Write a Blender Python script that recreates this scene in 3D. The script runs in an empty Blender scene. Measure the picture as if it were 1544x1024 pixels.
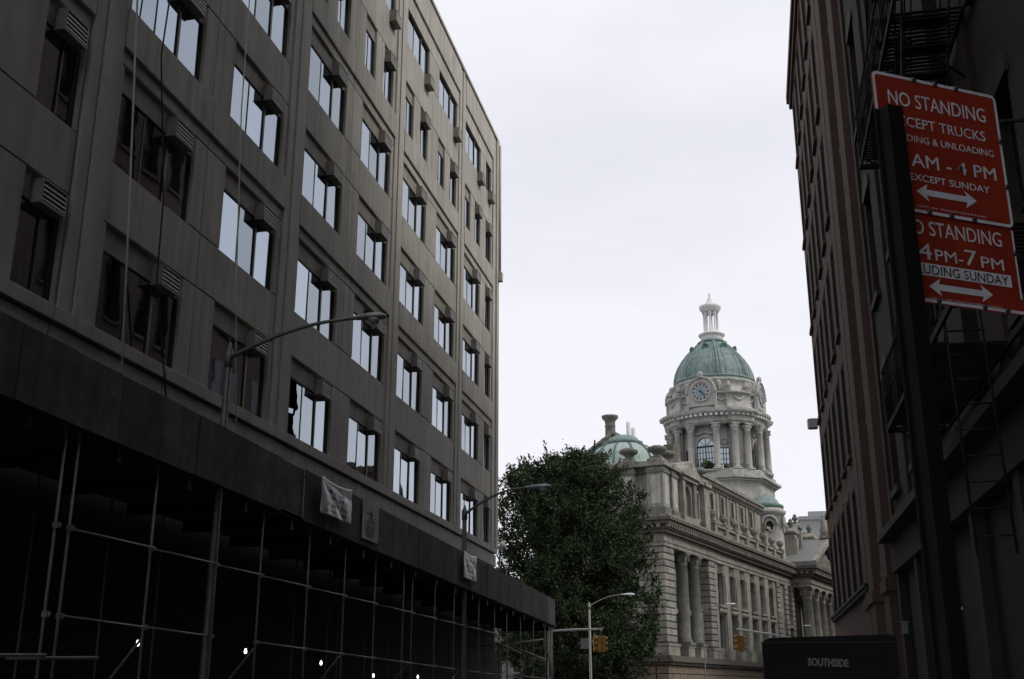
import bpy, math, random
from math import sin, cos, pi, radians as R
from mathutils import Matrix, Vector
random.seed(7)
scene = bpy.context.scene
COL = scene.collection

# ---------------------------------------------------------------- camera, sky, light, exposure
# world: +Y runs down the street, +X to the right-hand pavement, camera stands at the origin
cam_d = bpy.data.cameras.new('camera'); cam = bpy.data.objects.new('camera', cam_d); COL.objects.link(cam)
cam_d.sensor_width = 36.0; cam_d.lens = 39.4; cam_d.clip_end = 3000; cam_d.clip_start = 0.05
cam.location = (0, 0, 1.6); cam.rotation_euler = (R(90 + 17.443), 0, R(11.798))
scene.camera = cam

w = bpy.data.worlds.new('World'); scene.world = w; w.use_nodes = True
nt = w.node_tree; nt.nodes.clear()
def wn(t, **k):
    n = nt.nodes.new(t)
    for a, b in k.items(): setattr(n, a, b)
    return n
SUN_EL, SUN_AZ = 42, 98            # behind thin cloud, high over the right-hand roofs
sky = wn('ShaderNodeTexSky', sky_type='NISHITA'); sky.sun_disc = False
sky.sun_elevation = R(SUN_EL); sky.sun_rotation = R(SUN_AZ)
skys = wn('ShaderNodeMix', data_type='RGBA', blend_type='MULTIPLY'); skys.inputs[0].default_value = 1
skys.inputs[7].default_value = (.1, .1, .1, 1)
tc = wn('ShaderNodeTexCoord')
mp = wn('ShaderNodeMapping'); mp.inputs['Scale'].default_value = (1.0, 1.0, 3.0)
nz = wn('ShaderNodeTexNoise'); nz.inputs['Scale'].default_value = 1.7; nz.inputs['Detail'].default_value = 5; nz.inputs['Roughness'].default_value = .5
rp = wn('ShaderNodeValToRGB')
rp.color_ramp.elements[0].position = .32; rp.color_ramp.elements[0].color = (.80, .805, .885, 1)
rp.color_ramp.elements[1].position = .60; rp.color_ramp.elements[1].color = (.975, .97, 1.03, 1)
mx = wn('ShaderNodeMix', data_type='RGBA'); mx.inputs[0].default_value = .93      # cloud deck over the clear sky
bg = wn('ShaderNodeBackground'); bg.inputs[1].default_value = 1.0
out = wn('ShaderNodeOutputWorld')
L = nt.links.new
L(tc.outputs['Generated'], mp.inputs[0]); L(mp.outputs[0], nz.inputs[0]); L(nz.outputs[0], rp.inputs[0])
L(sky.outputs[0], skys.inputs[6]); L(skys.outputs[2], mx.inputs[6]); L(rp.outputs[0], mx.inputs[7])
L(mx.outputs[2], bg.inputs[0]); L(bg.outputs[0], out.inputs[0])

sd = bpy.data.lights.new('sun', 'SUN'); so = bpy.data.objects.new('sun', sd); COL.objects.link(so)
sd.energy = 1.5; sd.angle = R(16); sd.color = (1, .95, .87)
d = Vector((sin(R(SUN_AZ)) * cos(R(SUN_EL)), cos(R(SUN_AZ)) * cos(R(SUN_EL)), sin(R(SUN_EL))))
so.rotation_euler = d.to_track_quat('Z', 'Y').to_euler(); so.location = (0, 0, 60)

vs = scene.view_settings; vs.view_transform = 'Standard'; vs.look = 'None'; vs.exposure = 0.0; vs.gamma = 1
try: vs.use_curve_mapping = False
except Exception: pass
cy = scene.cycles
cy.use_denoising = True; cy.max_bounces = 6; cy.diffuse_bounces = 4; cy.glossy_bounces = 4; cy.transmission_bounces = 4
cy.use_adaptive_sampling = True; cy.adaptive_threshold = 0.02; cy.sample_clamp_indirect = 6

# ---------------------------------------------------------------- helpers
class MB:
    """collects faces for ONE mesh"""
    def __init__(s): s.v = []; s.f = []; s.sm = []
    def add(s, V, F, smooth=False):
        o = len(s.v); s.v += [tuple(p) for p in V]; s.f += [tuple(i + o for i in f) for f in F]; s.sm += [smooth] * len(F); return s
    def box(s, x0, x1, y0, y1, z0, z1):
        V = [(x, y, z) for x in (x0, x1) for y in (y0, y1) for z in (z0, z1)]
        return s.add(V, [(0, 1, 3, 2), (4, 6, 7, 5), (0, 4, 5, 1), (2, 3, 7, 6), (0, 2, 6, 4), (1, 5, 7, 3)])
    def cbox(s, x0, x1, y0, y1, z0, z1, c=.02):
        """box with chamfered vertical and horizontal edges"""
        V = []
        for x in (x0, x1):
            for y in (y0, y1):
                for z in (z0, z1):
                    a = c if x == x0 else -c; b = c if y == y0 else -c; e = c if z == z0 else -c
                    V += [(x, y + b, z + e), (x + a, y, z + e), (x + a, y + b, z)]
        i = lambda p, q, r, k: (p * 4 + q * 2 + r) * 3 + k
        F = []
        for p in (0, 1):
            F.append((i(p, 0, 0, 0), i(p, 0, 1, 0), i(p, 1, 1, 0), i(p, 1, 0, 0)))
            F.append((i(0, p, 0, 1), i(0, p, 1, 1), i(1, p, 1, 1), i(1, p, 0, 1)))
            F.append((i(0, 0, p, 2), i(0, 1, p, 2), i(1, 1, p, 2), i(1, 0, p, 2)))
            for q in (0, 1):
                F.append((i(p, q, 0, 0), i(p, q, 1, 0), i(p, q, 1, 1), i(p, q, 0, 1)))
                F.append((i(p, 0, q, 0), i(p, 1, q, 0), i(p, 1, q, 2), i(p, 0, q, 2)))
                F.append((i(0, p, q, 1), i(1, p, q, 1), i(1, p, q, 2), i(0, p, q, 2)))
                for r in (0, 1): F.append((i(p, q, r, 0), i(p, q, r, 1), i(p, q, r, 2)))
        return s.add(V, F)
    def lathe(s, prof, cx=0, cyy=0, seg=24, a0=0, a1=2 * pi, smooth=True, close=True):
        full = abs(a1 - a0 - 2 * pi) < 1e-6; n = seg if full else seg + 1; V = []
        for r, z in prof:
            for k in range(n):
                a = a0 + (a1 - a0) * k / seg; V.append((cx + r * cos(a), cyy + r * sin(a), z))
        F = []
        for j in range(len(prof) - 1):
            for k in range(seg):
                k2 = (k + 1) % n
                F.append((j * n + k, j * n + k2, (j + 1) * n + k2, (j + 1) * n + k))
        s.add(V, F, smooth)
        if close and full:
            o = len(s.v) - len(V)
            if prof[0][0] > 1e-4: s.f.append(tuple(o + k for k in reversed(range(n)))); s.sm.append(False)
            if prof[-1][0] > 1e-4: s.f.append(tuple(o + (len(prof) - 1) * n + k for k in range(n))); s.sm.append(False)
        return s
    def tube(s, pts, r, seg=8, r1=None):
        pts = [Vector(p) for p in pts]; n = len(pts); V = []; F = []; ref = None
        for i, p in enumerate(pts):
            t = (pts[min(i + 1, n - 1)] - pts[max(i - 1, 0)]).normalized()
            if ref is None:
                ref = t.orthogonal().normalized()
            ref = (ref - t * ref.dot(t)).normalized(); b = t.cross(ref)
            rr = r if r1 is None else r + (r1 - r) * i / (n - 1)
            for k in range(seg):
                a = 2 * pi * k / seg; V.append(p + (ref * cos(a) + b * sin(a)) * rr)
        for i in range(n - 1):
            for k in range(seg):
                k2 = (k + 1) % seg; F.append((i * seg + k, i * seg + k2, (i + 1) * seg + k2, (i + 1) * seg + k))
        F.append(tuple(reversed(range(seg)))); F.append(tuple((n - 1) * seg + k for k in range(seg)))
        s.add(V, F[:-2], True); o = len(s.v) - len(V)
        for f in F[-2:]: s.f.append(tuple(i + o for i in f)); s.sm.append(False)
        return s
    def extrude(s, poly, axis, a, b):
        """closed 2-D polygon pulled along an axis: 'x' -> (y,z), 'y' -> (x,z), 'z' -> (x,y)"""
        P = {'x': lambda u, v, t: (t, u, v), 'y': lambda u, v, t: (u, t, v), 'z': lambda u, v, t: (u, v, t)}[axis]
        n = len(poly); V = [P(u, v, a) for u, v in poly] + [P(u, v, b) for u, v in poly]
        F = [(i, (i + 1) % n, n + (i + 1) % n, n + i) for i in range(n)]
        F += [tuple(reversed(range(n))), tuple(range(n, 2 * n))]
        return s.add(V, F)
    def mesh(s, name):
        m = bpy.data.meshes.new(name); m.from_pydata(s.v, [], s.f); m.polygons.foreach_set('use_smooth', s.sm)
        import bmesh
        b = bmesh.new(); b.from_mesh(m); bmesh.ops.recalc_face_normals(b, faces=b.faces); b.to_mesh(m); b.free()
        return m
    def build(s, name, mat, parent=None, loc=(0, 0, 0)):
        return put(s.mesh(name), name, mat, parent, loc)

def put(mesh, name, mat, parent=None, loc=(0, 0, 0), rot=(0, 0, 0)):
    if mat is not None and not mesh.materials: mesh.materials.append(mat)
    o = bpy.data.objects.new(name, mesh); COL.objects.link(o); o.location = loc; o.rotation_euler = rot
    if parent: o.parent = parent
    return o
def tag(o, label=None, cat=None, group=None, kind=None):
    if label: o['label'] = label
    if cat: o['category'] = cat
    if group: o['group'] = group
    if kind: o['kind'] = kind
    return o
def empty(name, loc=(0, 0, 0), rz=0, parent=None):
    o = bpy.data.objects.new(name, None); COL.objects.link(o); o.location = loc; o.rotation_euler = (0, 0, rz); o.empty_display_size = .3
    if parent: o.parent = parent
    return o
def boxm(name, *a, c=None):
    m = MB(); (m.cbox(*a, c=c) if c else m.box(*a)); return m.mesh(name)
def text_mesh(body, height, width=None, thick=0.0, name='lettering'):
    """flat letters in the local XY plane, centred, given cap height and overall width; strokes thickened by shifted copies"""
    c = bpy.data.curves.new(name, 'FONT'); c.body = body; c.size = 1; c.align_x = 'CENTER'; c.resolution_u = 3
    o = bpy.data.objects.new(name, c); COL.objects.link(o)
    dg = bpy.context.evaluated_depsgraph_get(); me = bpy.data.meshes.new_from_object(o.evaluated_get(dg))
    bpy.data.objects.remove(o); bpy.data.curves.remove(c)
    P_ = [tuple(v.co) for v in me.vertices]; fc = [tuple(p.vertices) for p in me.polygons]; bpy.data.meshes.remove(me)
    x0, x1, y0, y1 = min(p[0] for p in P_), max(p[0] for p in P_), min(p[1] for p in P_), max(p[1] for p in P_)
    ky = (height - 2 * thick) / (y1 - y0); kx = ky if width is None else (width - 2 * thick) / (x1 - x0)
    base = [((x - (x0 + x1) / 2) * kx, (y - (y0 + y1) / 2) * ky) for x, y, _ in P_]; V = []; F = []
    for k in range(8 if thick else 1):
        a = 2 * pi * k / 8; n = len(V); V += [(x + thick * cos(a), y + thick * sin(a), k * .00006) for x, y in base]; F += [tuple(i + n for i in f) for f in fc]
    me = bpy.data.meshes.new(name); me.from_pydata(V, [], F); return me

# ---------------------------------------------------------------- materials (all procedural)
def mat(name, col, rough=.8, metal=0, var=.25, scale=3, bump=.0, bscale=30, spec=.4, streak=0, dirt=None, dscale=.6, rvar=0, ovar=0):
    m = bpy.data.materials.new(name); m.use_nodes = True; t = m.node_tree; b = t.nodes['Principled BSDF']; lk = t.links.new
    b.inputs['Roughness'].default_value = rough; b.inputs['Metallic'].default_value = metal
    b.inputs['Specular IOR Level'].default_value = spec
    tcn = t.nodes.new('ShaderNodeTexCoord'); geo = t.nodes.new('ShaderNodeNewGeometry')
    n1 = t.nodes.new('ShaderNodeTexNoise'); n1.inputs['Scale'].default_value = scale; n1.inputs['Detail'].default_value = 6; n1.inputs['Roughness'].default_value = .62
    lk(geo.outputs['Position'], n1.inputs['Vector'])
    mr = t.nodes.new('ShaderNodeMapRange'); mr.inputs[1].default_value = .3; mr.inputs[2].default_value = .7
    mr.inputs[3].default_value = 1 - var; mr.inputs[4].default_value = 1 + var; lk(n1.outputs[0], mr.inputs[0])
    mu = t.nodes.new('ShaderNodeMix'); mu.data_type = 'RGBA'; mu.blend_type = 'MULTIPLY'; mu.inputs[0].default_value = 1
    mu.inputs[6].default_value = (*col, 1); lk(mr.outputs[0], mu.inputs[7]); last = mu.outputs[2]
    if ovar:
        oi = t.nodes.new('ShaderNodeObjectInfo'); ro = t.nodes.new('ShaderNodeMapRange'); ro.inputs[3].default_value = 1 - ovar; ro.inputs[4].default_value = 1 + ovar; lk(oi.outputs['Random'], ro.inputs[0])
        mo = t.nodes.new('ShaderNodeMix'); mo.data_type = 'RGBA'; mo.blend_type = 'MULTIPLY'; mo.inputs[0].default_value = 1
        lk(last, mo.inputs[6]); lk(ro.outputs[0], mo.inputs[7]); last = mo.outputs[2]
    if streak:
        mpn = t.nodes.new('ShaderNodeMapping'); mpn.inputs['Scale'].default_value = (2.6, 2.6, .12); lk(geo.outputs['Position'], mpn.inputs[0])
        n2 = t.nodes.new('ShaderNodeTexNoise'); n2.inputs['Scale'].default_value = 1.6; n2.inputs['Detail'].default_value = 4; lk(mpn.outputs[0], n2.inputs['Vector'])
        r2 = t.nodes.new('ShaderNodeMapRange'); r2.inputs[1].default_value = .42; r2.inputs[2].default_value = .7; r2.inputs[3].default_value = 1; r2.inputs[4].default_value = 1 - streak
        lk(n2.outputs[0], r2.inputs[0])
        m2 = t.nodes.new('ShaderNodeMix'); m2.data_type = 'RGBA'; m2.blend_type = 'MULTIPLY'; m2.inputs[0].default_value = 1
        lk(last, m2.inputs[6]); lk(r2.outputs[0], m2.inputs[7]); last = m2.outputs[2]
    if dirt:
        n3 = t.nodes.new('ShaderNodeTexNoise'); n3.inputs['Scale'].default_value = dscale; n3.inputs['Detail'].default_value = 8; n3.inputs['Roughness'].default_value = .7; lk(geo.outputs['Position'], n3.inputs['Vector'])
        r3 = t.nodes.new('ShaderNodeMapRange'); r3.inputs[1].default_value = .48; r3.inputs[2].default_value = .72; r3.inputs[3].default_value = 0; r3.inputs[4].default_value = .8
        lk(n3.outputs[0], r3.inputs[0])
        m3 = t.nodes.new('ShaderNodeMix'); m3.data_type = 'RGBA'; lk(r3.outputs[0], m3.inputs[0]); lk(last, m3.inputs[6]); m3.inputs[7].default_value = (*dirt, 1); last = m3.outputs[2]
    lk(last, b.inputs['Base Color'])
    if rvar:
        r4 = t.nodes.new('ShaderNodeMapRange'); r4.inputs[3].default_value = rough - rvar; r4.inputs[4].default_value = rough + rvar; lk(n1.outputs[0], r4.inputs[0]); lk(r4.outputs[0], b.inputs['Roughness'])
    if bump:
        nb = t.nodes.new('ShaderNodeTexNoise'); nb.inputs['Scale'].default_value = bscale; nb.inputs['Detail'].default_value = 5; lk(geo.outputs['Position'], nb.inputs['Vector'])
        bp = t.nodes.new('ShaderNodeBump'); bp.inputs['Strength'].default_value = bump; bp.inputs['Distance'].default_value = .02
        lk(nb.outputs[0], bp.inputs['Height']); lk(bp.outputs[0], b.inputs['Normal'])
    return m
def brick_mat(name, c1, c2, mortar, axis='yz', s=1.0):
    m = mat(name, (1, 1, 1), .9, var=.2, scale=1.2); t = m.node_tree; lk = t.links.new
    b = t.nodes['Principled BSDF']; geo = [n for n in t.nodes if n.type == 'NEW_GEOMETRY'][0]
    sx = t.nodes.new('ShaderNodeSeparateXYZ'); cx_ = t.nodes.new('ShaderNodeCombineXYZ'); lk(geo.outputs['Position'], sx.inputs[0])
    ad = t.nodes.new('ShaderNodeMath'); ad.operation = 'ADD'; lk(sx.outputs[0], ad.inputs[0]); lk(sx.outputs[1], ad.inputs[1])
    lk(ad.outputs[0], cx_.inputs[0]); lk(sx.outputs[2], cx_.inputs[1])
    br = t.nodes.new('ShaderNodeTexBrick'); br.inputs['Scale'].default_value = s
    br.inputs['Color1'].default_value = (*c1, 1); br.inputs['Color2'].default_value = (*c2, 1); br.inputs['Mortar'].default_value = (*mortar, 1)
    br.inputs['Brick Width'].default_value = .22; br.inputs['Row Height'].default_value = .075; br.inputs['Mortar Size'].default_value = .008; br.inputs['Mortar Smooth'].default_value = .3
    lk(cx_.outputs[0], br.inputs['Vector'])
    mu = [n for n in t.nodes if n.type == 'MIX' and n.blend_type == 'MULTIPLY'][0]; lk(br.outputs[0], mu.inputs[6])
    bp = t.nodes.new('ShaderNodeBump'); bp.inputs['Strength'].default_value = .5; bp.inputs['Distance'].default_value = .01; bp.invert = True
    lk(br.outputs['Fac'], bp.inputs['Height']); lk(bp.outputs[0], b.inputs['Normal'])
    return m
def glass_mat(name, col, rough=.02, wob=.03, wscale=1.3, metal=1.0):
    m = bpy.data.materials.new(name); m.use_nodes = True; t = m.node_tree; b = t.nodes['Principled BSDF']; lk = t.links.new
    b.inputs['Base Color'].default_value = (*col, 1); b.inputs['Metallic'].default_value = metal; b.inputs['Roughness'].default_value = rough
    geo = t.nodes.new('ShaderNodeNewGeometry'); n = t.nodes.new('ShaderNodeTexNoise'); n.inputs['Scale'].default_value = wscale; n.inputs['Detail'].default_value = 2
    lk(geo.outputs['Position'], n.inputs['Vector']); bp = t.nodes.new('ShaderNodeBump'); bp.inputs['Strength'].default_value = 1; bp.inputs['Distance'].default_value = wob
    lk(n.outputs[0], bp.inputs['Height']); lk(bp.outputs[0], b.inputs['Normal'])
    oi = t.nodes.new('ShaderNodeObjectInfo'); ro = t.nodes.new('ShaderNodeMapRange'); ro.inputs[3].default_value = .72; ro.inputs[4].default_value = 1.18; lk(oi.outputs['Random'], ro.inputs[0])
    mo = t.nodes.new('ShaderNodeMix'); mo.data_type = 'RGBA'; mo.blend_type = 'MULTIPLY'; mo.inputs[0].default_value = 1; mo.inputs[6].default_value = (*col, 1)
    lk(ro.outputs[0], mo.inputs[7]); lk(mo.outputs[2], b.inputs['Base Color'])
    return m
M = dict(
    conc=mat('precast concrete', (.48, .462, .408), .9, ovar=.07, var=.16, scale=1.1, bump=.35, bscale=45, streak=.24, dirt=(.31, .305, .28), dscale=.55),
    conc2=mat('concrete pilaster', (.49, .472, .418), .9, var=.10, scale=1.3, bump=.35, bscale=45, streak=.18),
    panel=mat('transom panel', (.34, .32, .275), .8, var=.12, scale=2, bump=.1, streak=.2),
    bronze=mat('dark window frame', (.025, .023, .022), .45, var=.2, spec=.5),
    alu=mat('aluminium strip', (.62, .61, .58), .5, metal=.3, var=.15, scale=8),
    acbody=mat('air conditioner casing', (.26, .245, .215), .6, var=.18, scale=6, dirt=(.12, .10, .08), dscale=3),
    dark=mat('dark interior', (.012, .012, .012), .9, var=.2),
    black=mat('black painted metal', (.016, .016, .018), .55, var=.25, scale=9),
    ply=mat('weathered painted plywood', (.125, .117, .105), .85, ovar=.3, var=.3, scale=1.7, bump=.3, bscale=18, streak=.3, dirt=(.05, .047, .043), dscale=1.4),
    timber=mat('shed timber', (.03, .025, .02), .9, var=.3, scale=4, bump=.2),
    pipe=mat('galvanised pipe', (.27, .26, .25), .5, metal=.5, var=.25, scale=12, dirt=(.2, .15, .11), dscale=5),
    store_shade=mat('shade-black shop front', (.009, .009, .009), .8, var=.3, scale=2),  # near-black; also stands in for the shade behind the shed
    stone=mat('weathered limestone', (.30, .288, .245), .9, ovar=.16, var=.18, scale=.9, bump=.4, bscale=9, streak=.4, dirt=(.085, .08, .07), dscale=.8),
    stone2=mat('tower stone', (.44, .435, .40), .9, var=.14, scale=.9, bump=.35, bscale=9, streak=.28, dirt=(.21, .208, .19), dscale=.8),
    darkened=mat('sooty cornice stone', (.115, .10, .08), .9, var=.3, scale=2.2, bump=.4, bscale=9, dirt=(.06, .05, .042), dscale=1.1),  # one dark tone for cornices and for drawn shade lines
    darkstone=mat('lichened and shade-dark stone', (.15, .15, .13), .9, var=.3, scale=2.2, bump=.4, bscale=9, dirt=(.09, .1, .085), dscale=1.5),
    granite=mat('brownish base stone', (.21, .165, .12), .9, var=.25, scale=1.2, bump=.4, bscale=8, streak=.2),
    white=mat('white lantern stone', (.74, .73, .72), .8, var=.07, scale=1.2, streak=.1),
    copper=mat('verdigris copper', (.19, .262, .245), .7, var=.2, scale=1.4, bump=.15, bscale=6, streak=.4, dirt=(.265, .335, .315), dscale=1.2),
    copperd=mat('dark verdigris copper', (.075, .15, .12), .7, var=.3, scale=2),
    copperl=mat('pale verdigris copper', (.34, .42, .40), .6, var=.18, scale=.9, streak=.3),
    slate=mat('slate roof', (.20, .20, .20), .8, var=.2, scale=3, streak=.25),
    pglass=mat('far window glass', (.012, .012, .012), .5, var=.4, scale=1.2, spec=.1),
    lglass=mat('dim window glass', (.012, .012, .013), .3, var=.4, scale=1.2, spec=.2),
    tglass=glass_mat('tower window glass', (.36, .40, .43), .06, .02),
    leadg=mat('grey glazing bars', (.08, .085, .09), .6),
    plant=mat('terrace shrubs', (.055, .065, .03), .8, var=.4, scale=3),
    leaf=None,
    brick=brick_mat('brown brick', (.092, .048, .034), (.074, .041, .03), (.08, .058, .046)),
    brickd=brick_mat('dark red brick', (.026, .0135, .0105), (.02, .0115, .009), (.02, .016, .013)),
    trim=mat('brownstone trim', (.088, .055, .041), .9, var=.2, scale=1.5, streak=.25),
    trimd=mat('dark trim', (.018, .016, .015), .8, var=.3, scale=2),
    iron=mat('fire escape iron', (.012, .0115, .0115), .8, spec=.15, var=.4, scale=8, dirt=(.045, .03, .022), dscale=4),
    red=mat('sign red', (.29, .03, .013), .5, var=.08, scale=9, dirt=(.20, .018, .01), dscale=6),
    signw=mat('sign white', (.64, .66, .70), .5, var=.08, scale=20, dirt=(.42, .40, .38), dscale=9),
    signb=mat('sign black', (.03, .025, .022), .6),
    steel=mat('dull steel post', (.008, .0085, .009), .8, spec=.1, var=.25, scale=12),
    bolt=mat('bolt', (.08, .08, .08), .5, metal=.6),
    lamp_arm=mat('lamp arm paint', (.17, .165, .16), .5, metal=.4, var=.2, scale=6),
    lamp_head=mat('lamp head casing', (.34, .35, .36), .45, metal=.3, var=.15, scale=5),
    lamp_lens=mat('lamp lens', (.42, .42, .40), .2, var=.1),
    lamp_pale=mat('pale lamp casing', (.62, .64, .64), .5, var=.1),
    sigy=mat('signal yellow', (.42, .25, .05), .5, var=.15, scale=6, dirt=(.3, .17, .03), dscale=5),
    siglens=mat('signal lens', (.03, .028, .025), .25),
    canvas=mat('black canvas', (.006, .006, .007), .9, var=.2),
    letter=mat('faded lettering', (.17, .17, .18), .7, var=.2, scale=30),
    rope=mat('pale rope', (.66, .64, .58), .9, var=.15, scale=12),
    cable=mat('dark cable', (.02, .02, .02), .7),
    asphalt=mat('asphalt', (.045, .045, .047), .9, var=.25, scale=2.2, bump=.3, bscale=60, dirt=(.03, .03, .03), dscale=.5),
    pave=mat('pavement concrete', (.24, .235, .225), .9, var=.18, scale=1.2, bump=.25, dirt=(.13, .125, .12), dscale=.8),
    paint=mat('road paint', (.6, .6, .56), .8, var=.25, scale=5),
    earth=mat('city ground', (.10, .10, .095), .95, var=.3, scale=.2),
    far=mat('far facade', (.22, .21, .20), .9, var=.2, scale=.5, streak=.2),
    fargrey=mat('far grey facade', (.36, .37, .385), .9, var=.1, scale=.2, streak=.12),
    clockblue=mat('blue grey clock dial', (.22, .29, .36), .6, var=.1),
    bark=mat('bark', (.06, .045, .034), .95, var=.35, scale=6, bump=.6, bscale=14),
    opal=mat('opal globe', (.72, .72, .70), .3, var=.03),
)
M['glass'] = glass_mat('coated office glass', (.31, .365, .42), .02, .004, .7)
def emit_mat(name, col, s):
    m = bpy.data.materials.new(name); m.use_nodes = True; b = m.node_tree.nodes['Principled BSDF']
    b.inputs['Base Color'].default_value = (.8, .8, .8, 1); b.inputs['Emission Color'].default_value = (*col, 1); b.inputs['Emission Strength'].default_value = s
    return m
M['bulb'] = emit_mat('lit bulb', (.85, 1, .96), 3.5)
M['indoor'] = emit_mat('lit window pane', (1, .98, .92), .9)
def leaf_mat():
    m = mat('leaves', (.043, .059, .030), .9, var=.4, scale=.45, spec=.05); t = m.node_tree; b = t.nodes['Principled BSDF']
    oi = t.nodes.new('ShaderNodeNewGeometry'); hs = t.nodes.new('ShaderNodeHueSaturation')
    mr = t.nodes.new('ShaderNodeMapRange'); mr.inputs[3].default_value = .78; mr.inputs[4].default_value = 1.25
    t.links.new(oi.outputs['Random Per Island'], mr.inputs[0]); t.links.new(mr.outputs[0], hs.inputs['Value'])
    src = b.inputs['Base Color'].links[0].from_socket; t.links.new(src, hs.inputs['Color']); t.links.new(hs.outputs[0], b.inputs['Base Color'])
    return m
M['leaf'] = leaf_mat()
def banner_mat(name, rows):
    """white plastic sheet printed with rows of smudged black writing"""
    m = bpy.data.materials.new(name); m.use_nodes = True; t = m.node_tree; b = t.nodes['Principled BSDF']; lk = t.links.new
    b.inputs['Roughness'].default_value = .28
    tcn = t.nodes.new('ShaderNodeTexCoord'); sx = t.nodes.new('ShaderNodeSeparateXYZ'); lk(tcn.outputs['UV'], sx.inputs[0])
    def mth(op, a, c):
        n = t.nodes.new('ShaderNodeMath'); n.operation = op
        for k, q in enumerate((a, c)):
            if hasattr(q, 'default_value'): lk(q, n.inputs[k])
            else: n.inputs[k].default_value = q
        return n.outputs[0]
    rz_ = mth('MULTIPLY', sx.outputs[1], rows); row = mth('FLOOR', rz_, 0); fr_ = mth('FRACT', rz_, 0)
    inrow = mth('MULTIPLY', mth('GREATER_THAN', fr_, .28), mth('LESS_THAN', fr_, .82))
    cb = t.nodes.new('ShaderNodeCombineXYZ'); lk(mth('MULTIPLY', sx.outputs[0], 26), cb.inputs[0]); lk(mth('MULTIPLY', row, 7.3), cb.inputs[1]); lk(mth('MULTIPLY', fr_, 2.2), cb.inputs[2])
    nz_ = t.nodes.new('ShaderNodeTexNoise'); nz_.inputs['Scale'].default_value = 1; nz_.inputs['Detail'].default_value = 1; lk(cb.outputs[0], nz_.inputs['Vector'])
    ink = mth('MULTIPLY', inrow, mth('GREATER_THAN', nz_.outputs[0], .46))
    u0 = mth('MULTIPLY', mth('GREATER_THAN', sx.outputs[0], .16), mth('LESS_THAN', sx.outputs[0], .86))
    v0 = mth('MULTIPLY', mth('GREATER_THAN', sx.outputs[1], .1), mth('LESS_THAN', sx.outputs[1], .84))
    ink = mth('MULTIPLY', ink, mth('MULTIPLY', u0, v0))
    mx_ = t.nodes.new('ShaderNodeMix'); mx_.data_type = 'RGBA'; lk(ink, mx_.inputs[0]); mx_.inputs[6].default_value = (.80, .81, .83, 1); mx_.inputs[7].default_value = (.05, .05, .055, 1)
    lk(mx_.outputs[2], b.inputs['Base Color']); return m
M['banner'] = banner_mat('printed plastic banner', 5)
M['paper'] = mat('weathered poster paper', (.60, .60, .59), .8, var=.15, scale=4, dirt=(.22, .22, .21), dscale=5)
M['ink'] = mat('faded poster ink', (.10, .10, .10), .8, var=.4, scale=14)
# ---------------------------------------------------------------- ground, road, pavements
def sheet(name, x0, x1, y0, y1, z, m, label, cat):
    o = MB().box(x0, x1, y0, y1, z - .25, z).build(name, m); return tag(o, label, cat, kind='structure')
g = MB(); g.add([(-1200, -1200, -.02), (1200, -1200, -.02), (1200, 1200, -.02), (-1200, 1200, -.02)], [(0, 1, 2, 3)])
tag(g.build('ground', M['earth']), 'grey city ground stretching away to the horizon', 'ground', kind='structure')
sheet('road', -8.3, .6, -40, 58, .0, M['asphalt'], 'narrow asphalt street between the tall buildings', 'road')
sheet('cross_road', -60, 60, 58.05, 74, .004, M['asphalt'], 'asphalt cross street in front of the big tree', 'road')
sheet('far_road', -5, 22, 74.05, 260, .0, M['asphalt'], 'asphalt street passing the domed stone building', 'road')
sheet('pavement_left', -11.45, -8.45, -40, 56, .13, M['pave'], 'concrete pavement under the scaffold shed', 'pavement')
sheet('pavement_right', .75, 3.38, -40, 54, .13, M['pave'], 'concrete pavement under the red parking sign', 'pavement')
sheet('kerb_left', -8.45, -8.3, -40, 56, .14, M['pave'], 'stone kerb along the scaffold shed', 'kerb')
sheet('kerb_right', .6, .75, -40, 54, .14, M['pave'], 'stone kerb beside the red parking sign', 'kerb')
cw = empty('crosswalk', (-3.8, 55.5, .006)); tag(cw, 'white striped crosswalk at the end of the street', 'crosswalk', kind='structure')
bm_ = boxm('stripe', -.2, .2, -1.5, 1.5, 0, .004)
for i in range(9): put(bm_, 'stripe', M['paint'], cw, (-4 + i, 0, 0))

# ---------------------------------------------------------------- the grey office building on the left
FX = -11.5
OB = empty('office_building', (FX, 0, 0))
tag(OB, 'long grey concrete office building with rows of mirrored windows and window air conditioners', 'building')
SP = 4.515; COL0 = [17.6 + SP * n for n in range(-1, 7)]          # left edges of the wide windows
# column description: (left bound, right bound, [(opening start, opening width)], kind)
cols = []
pil = [16.37 + 9.03 * k for k in range(-1, 4)]                      # pilaster left edges, 1.05 wide
PW = 1.05
cols.append((8.4, 12.11, 8.6, 3.0, 'wide')); cols.append((12.15, 16.35, 15.1, 1.15, 'narrow'))
for k in range(3):
    a = pil[k + 1] + PW
    j = a + 3.75
    cols.append((a, j, 17.6 + 9.03 * k, 3.0, 'wide'))
    cols.append((j, pil[k + 2], 17.6 + 4.515 + 9.03 * k, 3.0, 'wide'))
a = pil[4] + PW; j = 48.28
cols.append((a, j, 17.6 + 27.09, 3.0, 'wide')); cols.append((j, 50.22, 48.82, 1.15, 'narrow'))
SILL = [7.96 + 3.36 * i for i in range(6)]; SILL[5] = 25.15
HEAD = [s + 2.11 for s in SILL[:5]] + [26.62]
TOP = 28.74; GAP = .012
def pan(name, y0, y1, z0, z1, proud=0.0, m='conc'):
    return put(boxm(name, -.3, proud, y0 + GAP, y1 - GAP, z0 + GAP, z1 - GAP, c=.012), name, M[m], OB)
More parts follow.
